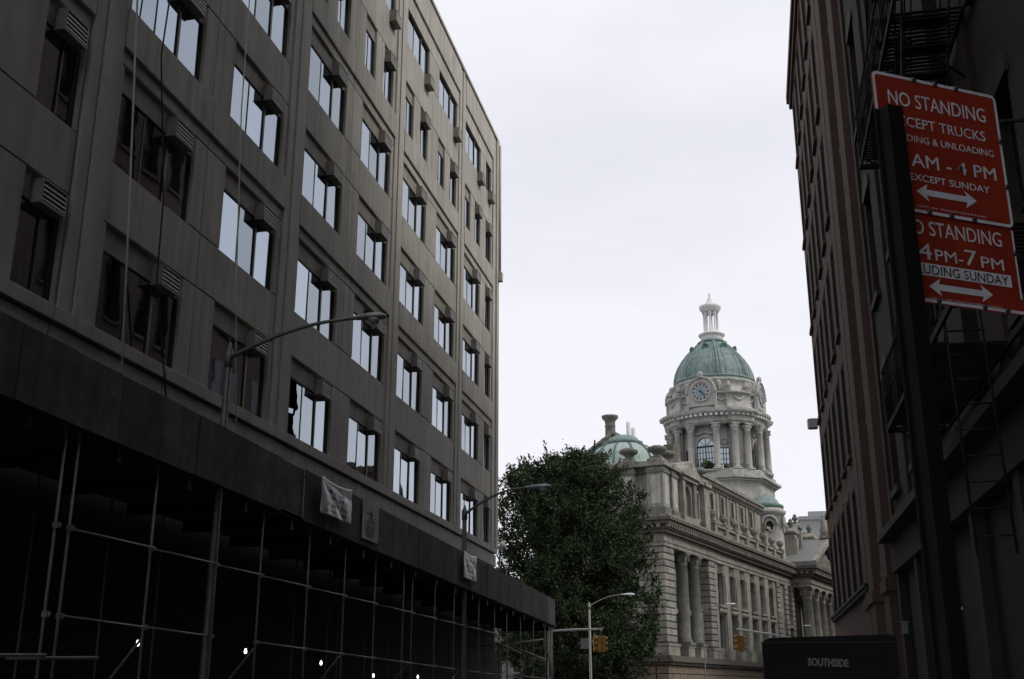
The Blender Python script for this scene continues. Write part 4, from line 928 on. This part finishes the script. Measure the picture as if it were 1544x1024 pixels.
for f_ in FACES:
    for q0 in (24, 45, 66):
        r_ = 7.42 if q0 == 45 else 6.82
        T(MB().tube([polar(r_, f_ + R(q0 - 6 + 12 * k / 10), 43.7 - .55 * sin(pi * k / 10)) for k in range(11)], .16, 5), 'swag')
    for q0 in (22, 68): T(MB().lathe([(.2, 44.5), (.34, 45.0), (.3, 45.5), (.45, 45.9), (.2, 46.3)], *polar(6.6, f_ + R(q0))[:2], 8), 'scroll')
    for q0 in (-2.3, 2.0): T(MB().box(-.25, .35, q0, q0 + .3, -3.0, .2), 'clock_jamb').matrix_local = Matrix.Translation(Vector(polar(6.9, f_, 44.75))) @ Matrix.Rotation(f_, 4, 'Z')
tu = MB().box(-.4, .4, -.4, .4, 0, .25).lathe([(.2, .25), (.42, .6), (.5, .85), (.25, 1.0), (.32, 1.2), (0, 1.6)], seg=10).mesh('urn')
for f_ in FACES:
    for q in (33, 57): put(tu, 'urn', M['stone2'], TW, polar(7.15, f_ + R(q), 44.6))
# dome
dprof = [(6.25, 46.7), (6.3, 47.0), (6.12, 47.15), (6.08, 48.0), (5.85, 49.0), (5.42, 50.0), (4.82, 51.0), (4.05, 52.0), (3.2, 52.9), (2.5, 53.55), (2.15, 53.9)]
dome = T(MB().lathe(dprof, TX, TY, 64), 'dome', 'copper')
for k in range(8):
    a0 = 2 * pi * k / 8 + R(22.5)
    for q, rad in ((-4.5, .1), (0, .2), (4.5, .1)):
        a = a0 + R(q); pts = [polar(r + .03, a0 + R(q) , z) for r, z in dprof[2:]]
        T(MB().tube(pts, rad, 6), 'rib', 'copper', dome).parent = TW
    for q in (-15, 15):
        pts = [polar(r + .02, a0 + R(q) + (R(3) if q < 0 else R(-3)), z) for r, z in dprof[2:]]
        T(MB().tube(pts, .055, 5), 'rib', 'copper')
    a = a0 + R(22.5)
    lu = MB(); b0 = Vector(polar(3.55, a, 52.6)); nn = Vector((cos(a), sin(a), 0)); e1 = Vector((-sin(a), cos(a), 0))
    T(MB().tube([b0 + e1 * .42 * cos(b_) + Vector((0, 0, .45 * sin(b_))) + nn * .1 for b_ in [2 * pi * j / 12 for j in range(13)]], .14, 6), 'lucarne', 'copperd')
    V = [b0 + e1 * .4 * cos(b_) + Vector((0, 0, .43 * sin(b_))) + nn * .12 for b_ in [2 * pi * j / 12 for j in range(12)]]
    T(MB().add(V + [v_ - nn * .5 for v_ in V], [tuple(range(12))] + [(i, (i + 1) % 12, 12 + (i + 1) % 12, 12 + i) for i in range(12)]), 'lucarne_pane', 'copperd')
T(MB().lathe([(6.2, 47.1), (6.35, 47.2), (6.3, 47.45), (6.12, 47.5)], TX, TY, 64), 'dome_rim', 'copper')
T(MB().lathe([(2.2, 53.75), (2.35, 53.9), (2.3, 54.1), (1.9, 54.2)], TX, TY, 40), 'lantern_collar', 'copperd')
# lantern
T(MB().lathe([(1.85, 54.15), (1.7, 54.9), (1.75, 55.1), (2.05, 55.25), (2.08, 55.45), (1.7, 55.55), (1.35, 55.7), (1.3, 55.9), (0, 55.9)], TX, TY, 40), 'lantern_base', 'white')
lc = MB().lathe([(.24, 55.9), (.24, 56.05), (.19, 56.1), (.17, 58.7), (.25, 58.85), (.26, 59.15)], seg=10).mesh('lantern_column')
for k in range(8): put(lc, 'lantern_column', M['white'], TW, polar(1.02, 2 * pi * k / 8 + .2))
T(MB().lathe([(0, 59.1), (1.3, 59.1), (1.35, 59.35), (1.6, 59.6), (1.72, 59.95), (1.75, 60.2), (1.2, 60.35), (.8, 60.5), (.5, 61.1), (.28, 61.7), (.18, 61.85), (.2, 62.2), (.12, 62.45), (0, 62.6)], TX, TY, 36), 'lantern_roof', 'white')
shrub_thing(TX - 7.3, TY - .2, 33.0, 1.0, 220, 'bushy potted shrub on the clock tower balcony', 9)
shrub_thing(TX - 7.1, TY - 3.2, 32.6, .55, 90, 'small round potted shrub on the tower balcony', 10)

# ---------------------------------------------------------------- far buildings
fb = empty('far_tower_block', (12, 196, 0)); tag(fb, 'small grey block rising far behind the portico roof', 'building')
MB().box(-3.2, 3.2, 0, 10, 0, 29.3).build('wall', M['fargrey'], fb); MB().box(-3.4, 3.4, -.2, 10.2, 29.3, 29.9).build('parapet', M['fargrey'], fb); MB().box(3.5, 8, 1, 9, 0, 27).build('side_wing', M['fargrey'], fb)
MB().box(-1.6, 1.6, 2, 4, 29.9, 31.0).build('roof_hut', M['fargrey'], fb)
lb = empty('sky_gap_house', (-30, 97, 0)); tag(lb, 'plain low house added to block bright sky behind the left of the tree', 'building')  # added to keep low bright sky from showing through the tree
MB().box(-16, 16, 0, 9, 0, 10).build('wall', M['far'], lb); MB().box(-16.3, 16.3, -.3, 9.3, 10, 10.5).build('parapet', M['far'], lb)
wmesh = boxm('window', -.6, .6, -.06, .1, 0, 1.8)
for r in range(3):
    for k in range(10): put(wmesh, 'window', M['pglass'], lb, (-13.5 + 3 * k, 0, 1.2 + 3.0 * r))
nb = empty('reflection_block', (5.3, 53.6, 0)); tag(nb, 'unseen brick block added behind the loft to darken window reflections', 'building')  # hidden block added so some left-hand windows reflect something dark
MB().box(0, 14, 0, 10.6, 0, 21).build('wall', M['brick'], nb); MB().box(-.25, 14, -.25, 10.8, 21, 21.6).build('cornice', M['trim'], nb)
wmesh2 = boxm('window', -.06, .1, -.55, .55, 0, 1.9)
for r in range(5):
    for k in range(4): put(wmesh2, 'window', M['lglass'], nb, (0, 1.6 + 2.5 * k, 2.2 + 3.8 * r))

for (s0, s1, h_, lb_) in ((17, 58, 25.5, 'unseen long brick warehouse across the street from the domed building'), (60, 118, 25, 'unseen pale warehouse across the street beyond the portico')):
    ow = empty('blocker', CB_M @ Vector((s0, -21, 0)), TH); tag(ow, lb_, 'building')  # unseen buildings added opposite to shade the lower stone front
    k_ = 'brick' if s0 == 17 else 'far'
    MB().box(0, s1 - s0, -14, 0, 0, h_).build('wall', M[k_], ow); MB().box(-.3, s1 - s0 + .3, -14.3, .4, h_, h_ + .7).build('cornice', M['trim'], ow)
    wm_ = boxm('window', -.7, .7, -.1, .05, 0, 2.2)
    for r in range(6):
        for q in range(int((s1 - s0) / 3)): put(wm_, 'window', M['lglass'], ow, (1.6 + 3 * q, 0, 1.4 + 4.1 * r))
# ---------------------------------------------------------------- the big tree
TR = empty('street_tree', (-13.0, 87.4, 0)); tag(TR, 'big dense dark green tree in front of the domed building', 'tree')
tk = MB().tube([(0, 0, -.1), (.05, 0, 1.5), (0, .1, 3.5), (.2, 0, 6), (.1, .1, 9), (0, 0, 13)], .5, 10, .16)
rnd = random.Random(11)
clumps = []
for k in range(16):
    z0 = rnd.uniform(3, 9); a = k * 2.4 + rnd.uniform(-.4, .4); ln = rnd.uniform(2.8, 4.8)
    p0 = Vector((.1, 0, z0)); p2 = Vector((ln * cos(a), ln * sin(a), z0 + rnd.uniform(2.5, 6))); p1 = (p0 + p2) / 2 + Vector((0, 0, -.5))
    tk.tube([p0, p1, p2], .16, 6, .04)
tk.build('trunk', M['bark'], TR)
CRP = [(1.8, 3.0), (3, 5.0), (5, 5.9), (8, 6.2), (11, 6.1), (13.7, 5.8), (16.4, 5.45), (18.0, 4.5), (19.1, 2.9), (19.8, .8)]
def crown_r(z):
    """radius of the crown at height z"""
    for (za, ra), (zb, rb) in zip(CRP[:-1], CRP[1:]):
        if za <= z <= zb: return ra + (rb - ra) * (z - za) / (zb - za)
    return 0
def crown_c(z): return -.9 * max(0, min(1, (z - 10) / 8))
cr = MB()
def leaf(p_, t1, l):
    t2 = t1.cross(Vector((rnd.gauss(0, 1), rnd.gauss(0, 1), rnd.gauss(0, 1)))).normalized()
    cr.add([p_ - t1 * l, p_ + t2 * l * .5, p_ + t1 * l, p_ - t2 * l * .5], [(0, 1, 2, 3)])
for i in range(620):
    z = 2.0 + 17.6 * rnd.random(); rm = crown_r(z)
    if rnd.random() > (rm / 6.4) ** 1.2 + .1: continue
    q = rnd.random() ** .4; a = rnd.uniform(0, 2 * pi); lump = .90 + .13 * sin(3 * a + z * .9) + .11 * sin(5 * a - z * 1.1 + 1)
    c_ = Vector((crown_c(z) + rm * q * lump * cos(a), rm * q * lump * sin(a), z)); cs = rnd.uniform(.6, 1.35) * (1.0 if q < .85 else .85)
    for _ in range(int(230 * cs)):
        p_ = c_ + Vector((rnd.gauss(0, 1), rnd.gauss(0, 1), rnd.gauss(0, .8))) * cs * .44
        leaf(p_, Vector((rnd.gauss(0, .8), rnd.gauss(0, .8), rnd.uniform(-.3, 1))).normalized(), rnd.uniform(.085, .165))
# upright sprigs that break the outline
for i in range(420):
    z = 3 + 16.4 * rnd.random(); rm = crown_r(z); a = rnd.uniform(0, 2 * pi); b0 = Vector((crown_c(z) + rm * .95 * cos(a), rm * .95 * sin(a), z)); dr = Vector((cos(a) * .5, sin(a) * .5, 1)).normalized(); ln = rnd.uniform(.5, 1.5)
    for j in range(28):
        q = j / 28; p_ = b0 + dr * ln * q + Vector((rnd.gauss(0, .13), rnd.gauss(0, .13), rnd.gauss(0, .1))) * (1.25 - q)
        leaf(p_, Vector((rnd.gauss(0, .7), rnd.gauss(0, .7), 1)).normalized(), rnd.uniform(.09, .17))
def quick(mb, name, m_, parent):
    me = bpy.data.meshes.new(name); me.from_pydata(mb.v, [], mb.f); return put(me, name, m_, parent)
quick(cr, 'crown', M['leaf'], TR)
# ---------------------------------------------------------------- brown loft building on the right (far part)
RX = 3.4
LB = empty('loft_building', (RX, 0, 0)); tag(LB, 'tall brown brick loft building with narrow windows at the right edge of the sky', 'building')
FL = [4.65 + 4.13 * i for i in range(6)]           # sills
FH = [s + 3.05 for s in FL]
RT = 28.7
wy = [36.35 + 2.45 * k for k in range(6)]          # window left edges
ww = 1.15
wl = MB()
ed = [35.5] + [e for a in wy for e in (a, a + ww)] + [50.42]
for r in range(6):
    for k in range(0, len(ed), 2): wl.box(0, .45, ed[k], ed[k + 1], FL[r], FH[r])
    wl.box(0, .45, 35.5, 50.42, FH[r] + .001, (FL[r + 1] if r < 5 else RT) - .001)
wl.box(0, .45, 35.5, 50.42, 0, FL[0] - .001)
wl.box(.46, 12, 28.2, 50.4, 0, RT - .2)
wl.build('wall', M['brick'], LB)
sill = boxm('sill', -.12, .1, -.1, ww + .1, -.16, 0); lint = boxm('lintel', -.03, .2, -.06, ww + .06, 0, .22)
fm = MB().box(-.03, .43, .001, .06, .001, 3.049).box(-.03, .43, ww - .06, ww - .001, .001, 3.049).box(.32, .4, .06, ww - .06, 1.45, 1.55).box(.32, .4, .06, ww - .06, 0, .08).box(.0, .43, .06, ww - .06, 2.98, 3.049).box(-.08, -.03, .001, .08, .5, .62).box(-.08, -.03, .001, .08, 2.3, 2.42).mesh('window')
pm = boxm('pane', .36, .37, .06, ww - .06, .05, 3.0)
for r in range(6):
    for a in wy:
        o = put(fm, 'window', M['trimd'], LB, (0, a, FL[r])); put(pm, 'pane', M['lglass'], o); put(sill, 'sill', M['trim'], o); put(lint, 'lintel', M['trim'], o, (0, 0, 3.06))
# projecting piers and the recessed bay between them
for y0, y1, pr in ((34.35, 35.45, .10), (32.2, 33.55, .16), (28.65, 29.85, .18)):
    MB().box(-pr, .5, y0, y1, 0, RT).box(-pr - .06, .5, y0 - .05, y1 + .05, 3.9, 4.2).build('pier', M['trim'], LB)
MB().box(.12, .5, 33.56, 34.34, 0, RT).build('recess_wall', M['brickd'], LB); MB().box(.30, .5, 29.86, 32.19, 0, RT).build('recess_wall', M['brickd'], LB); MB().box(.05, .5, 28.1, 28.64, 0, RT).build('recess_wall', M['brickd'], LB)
for r in range(6):
    o = put(fm, 'window', M['trimd'], LB, (.1, 30.4, FL[r])); put(pm, 'pane', M['lglass'], o); put(sill, 'sill', M['trim'], o)
# string course above the ground floor and roof cornice
MB().box(-.14, .1, 34.3, 50.5, 4.38, 4.58).box(-.2, .1, 34.3, 50.55, 4.5, 4.585).build('string_course', M['trimd'], LB)
MB().box(-.14, 12, 28.1, 50.56, RT, RT + .35).box(-.24, 12, 28.1, 50.66, RT + .35, RT + .75).build('cornice', M['trim'], LB)
wb = empty('wall_box', (RX - .25, 50.35, 12.95)); tag(wb, 'small grey box fixed to the far edge of the loft building', 'fixture')
MB().cbox(-.2, .2, -.2, .2, -.22, .22, c=.03).build('casing', M['lamp_head'], wb); MB().box(-.24, -.2, -.17, .17, -.19, .19).build('face_plate', M['lamp_pale'], wb)
# storefront band at the far corner
MB().box(-.02, .0, 45, 50, .2, 3.6).build('shop_front', M['store_shade'], LB)

# ---------------------------------------------------------------- dark tenement with fire escape (near right)
TN = empty('tenement_building', (RX, 0, 0)); tag(TN, 'very dark red brick building behind the fire escape and parking signs', 'building')
tw = MB(); TL = [6.0 + 4.6 * i for i in range(8)]; TWH = 2.7; tys = [26.0, 22.6, 19.6, 16.2, 12.9, 9.6, 6.3, 3.0]; TWW = 1.1
ed = sorted([-45.0] + [e for a in tys for e in (a, a + TWW)] + [28.08])
for r in range(8):
    for k in range(0, len(ed), 2): tw.box(.0, .4, ed[k], ed[k + 1], TL[r], TL[r] + TWH)
    tw.box(.0, .4, -45, 28.08, TL[r] + TWH + .001, (TL[r + 1] if r < 7 else 42.0) - .001)  # unseen height and length added to shade the left facade
tw.box(.0, .4, -45, 28.08, 5.25, TL[0] - .001).box(.41, 12, -45, 28.05, 0, 41.8)
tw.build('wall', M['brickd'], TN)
tf = MB().box(.18, .26, 0, .07, 0, TWH).box(.18, .26, TWW - .07, TWW, 0, TWH).box(.18, .26, .07, TWW - .07, 1.3, 1.38).mesh('window'); tp = boxm('pane', .22, .23, .05, TWW - .05, .02, TWH - .02)
arc = [(-.12, 0), (TWW + .12, 0)] + [(TWW / 2 + (TWW / 2 + .12) * cos(a), .32 * sin(a) + .12) for a in [pi * k / 8 for k in range(9)]]
th = MB().extrude(arc, 'x', -.05, .1).mesh('window_hood'); tsl = boxm('sill', -.1, .1, -.1, TWW + .1, -.15, 0)
for r in range(5):
    for a in tys:
        if r > 3 and a < 9: continue
        o = put(tf, 'window', M['trimd'], TN, (0, a, TL[r])); put(tp, 'pane', M['lglass'], o); put(th, 'window_hood', M['trimd'], o, (0, 0, TWH)); put(tsl, 'sill', M['trimd'], o)
for yy in (27.75, 24.6, 21.4, 14.7): MB().box(-.07, .05, yy - .22, yy + .22, 5.25, 42).build('brick_pilaster', M['brickd'], TN)
# shop storey with cast iron posts, cornice and roller shutters
MB().box(-.12, .4, -45, 28.08, 4.25, 4.95).build('shop_fascia', M['trimd'], TN); MB().box(-.4, .4, -45, 28.1, 4.95, 5.1).box(-.3, .4, -45, 28.08, 5.1, 5.24).build('shop_cornice', M['trimd'], TN)
for k in range(9): MB().box(-.06, .3, 2.0 + 3.2 * k, 2.35 + 3.2 * k, 0, 4.24).build('shop_post', M['trimd'], TN)
MB().box(.12, .4, -45, 28.0, 0, 4.24).build('shop_shutter', M['store_shade'], TN)
MB().box(-.3, .4, -45, 28.1, 42.0, 42.6).build('cornice', M['trimd'], TN)

FE = empty('fire_escape', (RX, 0, 0)); tag(FE, 'black iron fire escape with slatted platforms and steep stairs on the dark brick wall', 'fire escape')
slat = boxm('slat', -1.0, -.06, -.025, .025, 0, .02); pk = MB().tube([(0, 0, 0), (0, 0, .95)], .011, 5).mesh('picket')
FY0, FY1 = 10.2, 19.1; FZ = [5.75, 10.55, 15.3, 20.0]
for z in FZ:
    pf = MB().box(-1.04, -1.0, FY0, FY1, z - .06, z + .03).box(-.1, -.06, FY0, FY1, z - .06, z + .03).box(-1.0, -.1, FY0, FY0 + .05, z - .06, z + .03).box(-1.0, -.1, FY1 - .05, FY1, z - .06, z + .03)
    for yy in (FY0 + .4, (FY0 + FY1) / 2, FY1 - .4): pf.tube([(-.95, yy, z - .04), (.02, yy, z - .95)], .022, 5)
    p_ = pf.build('platform', M['iron'], FE)
    n = int((FY1 - FY0 - .2) / .105)
    for k in range(n):
        yy = FY0 + .1 + k * .105
        if 12.4 < yy < 14.2 and z < 19: continue
        put(slat, 'slat', M['iron'], p_, (0, yy, z))
    MB().tube([(-1.02, FY0, z + .97), (-1.02, FY1, z + .97)], .02, 6).tube([(-1.02, FY0, z + .5), (-1.02, FY1, z + .5)], .014, 6).tube([(-1.02, FY1, z + .97), (-.05, FY1, z + .97)], .02, 6).tube([(-1.02, FY0, z + .97), (-.05, FY0, z + .97)], .02, 6).build('handrail', M['iron'], FE)
    rl_ = MB()
    k = 0; yy = FY0 + .05
    hr = empty('railing', (0, 0, 0), 0, FE)
    while yy < FY1: put(pk, 'picket', M['iron'], hr, (-1.02, yy, z)); yy += .19
    for q in range(5): put(pk, 'picket', M['iron'], hr, (-.9 + .2 * q, FY1, z))
tr = boxm('tread', -.28, .28, -.1, .1, -.012, .012)
for i, (z0, z1) in enumerate(zip(FZ[:-1], FZ[1:])):
    ya, yb = 17.9, 13.9; x = -.62
    st = MB()
    for dx in (-.3, .3): st.add([(x + dx + e, y_, z_) for e in (-.012, .012) for y_, z_ in ((ya, z0), (ya - .12, z0), (yb - .12, z1), (yb, z1))], [(0, 1, 2, 3), (4, 7, 6, 5), (0, 4, 5, 1), (1, 5, 6, 2), (2, 6, 7, 3), (3, 7, 4, 0)])
    for dx in (-.3, .3): st.tube([(x + dx, ya, z0 + .85), (x + dx, yb, z1 + .85)], .014, 5)
    s_ = st.build('stair', M['iron'], FE)
    n = 17
    for k in range(1, n): put(tr, 'tread', M['iron'], s_, (x, ya + (yb - ya) * k / n - .06, z0 + (z1 - z0) * k / n))
dl = MB()
for dx in (-.2, .2): dl.tube([(-.8 + dx, 12.9, 3.0), (-.8 + dx, 13.3, 6.9)], .016, 5)
for k in range(12): dl.tube([(-1.0, 12.93 + .033 * k, 3.2 + .3 * k), (-.6, 12.93 + .033 * k, 3.2 + .3 * k)], .011, 5)
dl.build('drop_ladder', M['iron'], FE)
for x_, y_ in ((-.9, 15.2), (-.55, 17.4)):
    MB().tube([(x_, y_, FZ[2] - .1), (x_ + .9, y_ + .2, FZ[2] - 2.2)], .014, 5).build('stay_rod', M['pipe'], FE)
tag(MB().tube([(3.28, 20.25, 2.62), (3.28, 20.25, 3.36)], .016, 6).box(3.29, 3.42, 20.2, 20.3, 2.9, 2.94).build('highlight_strip', M['lamp_pale']), 'thin pale vertical handle modelled as a strip on the shade-black shop front', 'highlight')  # pale tube imitates a bright highlight on the dark wall

# ---------------------------------------------------------------- black entrance canopy
CN = empty('entrance_canopy', (1.75, 21.2, .13)); tag(CN, 'black fabric entrance canopy with faded grey lettering over the right pavement', 'canopy')
c_ = MB().extrude([(-1.62, 1.55), (.55, 1.55), (.55, 2.33), (.45, 2.375), (-1.5, 2.335), (-1.62, 2.27)], 'y', -1.2, 1.2)
c_.build('cover', M['canvas'], CN)
for k in range(6): MB().box(-1.62 + k * .36, -1.62 + k * .36 + .35, -1.215, -1.2, 1.40, 1.56).build('valance_flap', M['canvas'], CN)
MB().box(-1.64, .57, -1.212, -1.2, 2.245, 2.262).build('trim_cord', M['black'], CN)
for x_ in (-1.52, .45):
    for y_ in (-1.1, 1.1): MB().lathe([(.07, 0), (.07, .03), (.028, .05), (.028, 1.56)], x_, y_, 8).build('post', M['black'], CN)
put(text_mesh('SOUTHSIDE', .13, .655, .0065), 'lettering', M['letter'], CN, (-.57, -1.204, 1.93), (R(90), R(2.5), 0))
sc = MB().box(-.06, .06, -.1, .0, -.12, .12).box(-.09, .09, -.12, .02, .12, .15).build('wall_sconce', M['lamp_arm'], None, (3.3, 27.0, 2.95)); tag(sc, 'tiny pale wall lamp above the right end of the black canopy', 'lamp')

# ---------------------------------------------------------------- parking signs and posts
az = R(58.42); SW, SHH = .457, .443; H2 = .276
ux, uy = sin(az), cos(az)                                  # sign's left-to-right direction
SG = empty('parking_sign', (.4407 + ux * SW / 2, 3.0758 + uy * SW / 2, .13))
tag(SG, 'red parking sign with two stacked white lettered panels behind a dark channel post', 'sign')
rz = math.atan2(uy, ux); SG.rotation_euler = (0, 0, rz)      # local X = reading direction, face towards -Y
ztop = 3.354 - .13
def rrect(w_, h_, r, n=5):
    P_ = []
    for cx_, cz, a0 in ((w_ / 2 - r, h_ / 2 - r, 0), (-w_ / 2 + r, h_ / 2 - r, 90), (-w_ / 2 + r, -h_ / 2 + r, 180), (w_ / 2 - r, -h_ / 2 + r, 270)):
        for k in range(n + 1): a = R(a0 + 90 * k / n); P_.append((cx_ + r * cos(a), cz + r * sin(a)))
    return P_
def ring(w_, h_, r, t_, y_):
    a = rrect(w_, h_, r); b = rrect(w_ - 2 * t_, h_ - 2 * t_, max(r - t_, .004)); n = len(a)
    V = [(u, y_, v) for u, v in a] + [(u, y_, v) for u, v in b]; return MB().add(V, [(i, (i + 1) % n, n + (i + 1) % n, n + i) for i in range(n)])
def panel(zc, h_, name, y0):
    p = MB().extrude(rrect(SW, h_, .02), 'y', 0, .003).build(name, M['red'], SG, (0, y0, zc)); return p
def txt(p, body, u0, u1, v0, v1, h_, m_='signw', bold=.012, y_=-.0012):
    """u, v as fractions of the panel, v downwards"""
    tm = text_mesh(body, (v1 - v0) * h_, (u1 - u0) * SW, bold * .02)
    put(tm, 'lettering', M[m_], p, (((u0 + u1) / 2 - .5) * SW, y_, (.5 - (v0 + v1) / 2) * h_), (R(90), 0, 0))
def arrow(p, u0, u1, vc, h_, th_=.014, hd=.042, hl=.05):
    a, b, zc = (u0 - .5) * SW, (u1 - .5) * SW, (.5 - vc) * h_
    pts = [(a, zc), (a + hl, zc + hd), (a + hl * .82, zc + th_), (b - hl * .82, zc + th_), (b - hl, zc + hd), (b, zc), (b - hl, zc - hd), (b - hl * .82, zc - th_), (a + hl * .82, zc - th_), (a + hl, zc - hd)]
    V = [(u, -.0012, z) for u, z in pts]
    MB().add(V, [(0, 1, 2, 8, 9), (2, 3, 7, 8), (3, 4, 5, 6, 7)]).build('arrow', M['signw'], p)
def bolt(p, u, v, h_): put(MB().lathe([(.0085, 0), (.0085, .004), (.005, .006), (0, .006)], seg=8).mesh('bolt'), 'bolt', M['bolt'], p, ((u - .5) * SW, 0, (.5 - v) * h_), (R(90), 0, 0))
p1 = panel(ztop - SHH / 2, SHH, 'upper_panel', 0)
ring(SW - .002, SHH - .002, .02, .0095, -.001).build('border', M['signw'], p1)
txt(p1, 'NO STANDING', .11, .89, .125, .232, SHH); txt(p1, 'EXCEPT TRUCKS', .115, .865, .305, .38, SHH); txt(p1, 'LOADING & UNLOADING', .08, .915, .438, .488, SHH, bold=.006)
txt(p1, '8 AM - 4 PM', .12, .91, .572, .668, SHH, bold=.02); txt(p1, 'EXCEPT SUNDAY', .21, .84, .72, .77, SHH, bold=.006); arrow(p1, .25, .72, .845, SHH, .0095, .028, .042)
txt(p1, 'DEPT OF TRANSPORTATION', .24, .78, .945, .957, SHH, bold=0)
for u, v in ((.33, .012), (.5, .012), (.67, .012), (.985, .36), (.985, .7), (.33, .985), (.5, .985), (.68, .985), (.62, .62)): bolt(p1, u, v, SHH)
p2 = panel(ztop - SHH - H2 / 2 + .004, H2, 'lower_panel', .005)
m_ = MB().box(-SW / 2 + .004, SW / 2 - .004, -.0012, -.001, -H2 / 2 + .003, -H2 / 2 + .012).box(SW / 2 - .009, SW / 2 - .003, -.0012, -.001, -H2 / 2 + .05, H2 / 2 - .01); m_.build('border', M['signw'], p2)
txt(p2, 'NO STANDING', .11, .89, .085, .25, H2); txt(p2, '4', .22, .32, .345, .52, H2, bold=.01); txt(p2, 'PM-', .345, .56, .395, .52, H2, bold=.006); txt(p2, '7', .575, .67, .345, .52, H2, bold=.01); txt(p2, 'PM', .70, .88, .395, .52, H2, bold=.006)
MB().box((.02 - .5) * SW, (.925 - .5) * SW, -.0012, -.001, (.5 - .70) * H2, (.5 - .565) * H2).build('white_strip', M['signw'], p2)
txt(p2, 'INCLUDING SUNDAY', .045, .90, .582, .685, H2, 'signb', .012, -.0018); arrow(p2, .27, .76, .815, H2, .0095, .027, .042)
txt(p2, 'DEPT OF TRANSPORTATION', .27, .82, .935, .95, H2, bold=0)
for u, v in ((.33, .965), (.68, .965), (.86, .965), (.985, .3)): bolt(p2, u, v, H2)

# the post the panels are bolted to stands in front of them
CPX = -.198; ch = [(-.044, -.012), (-.044, -.004), (-.024, -.004), (-.019, -.036), (.019, -.036), (.024, -.004), (.044, -.004), (.044, -.012), (.030, -.012), (.026, -.046), (-.026, -.046), (-.030, -.012)]
MB().extrude([(CPX + a, b - .004) for a, b in ch], 'z', 0, 3.085).build('channel_post', M['steel'], SG)
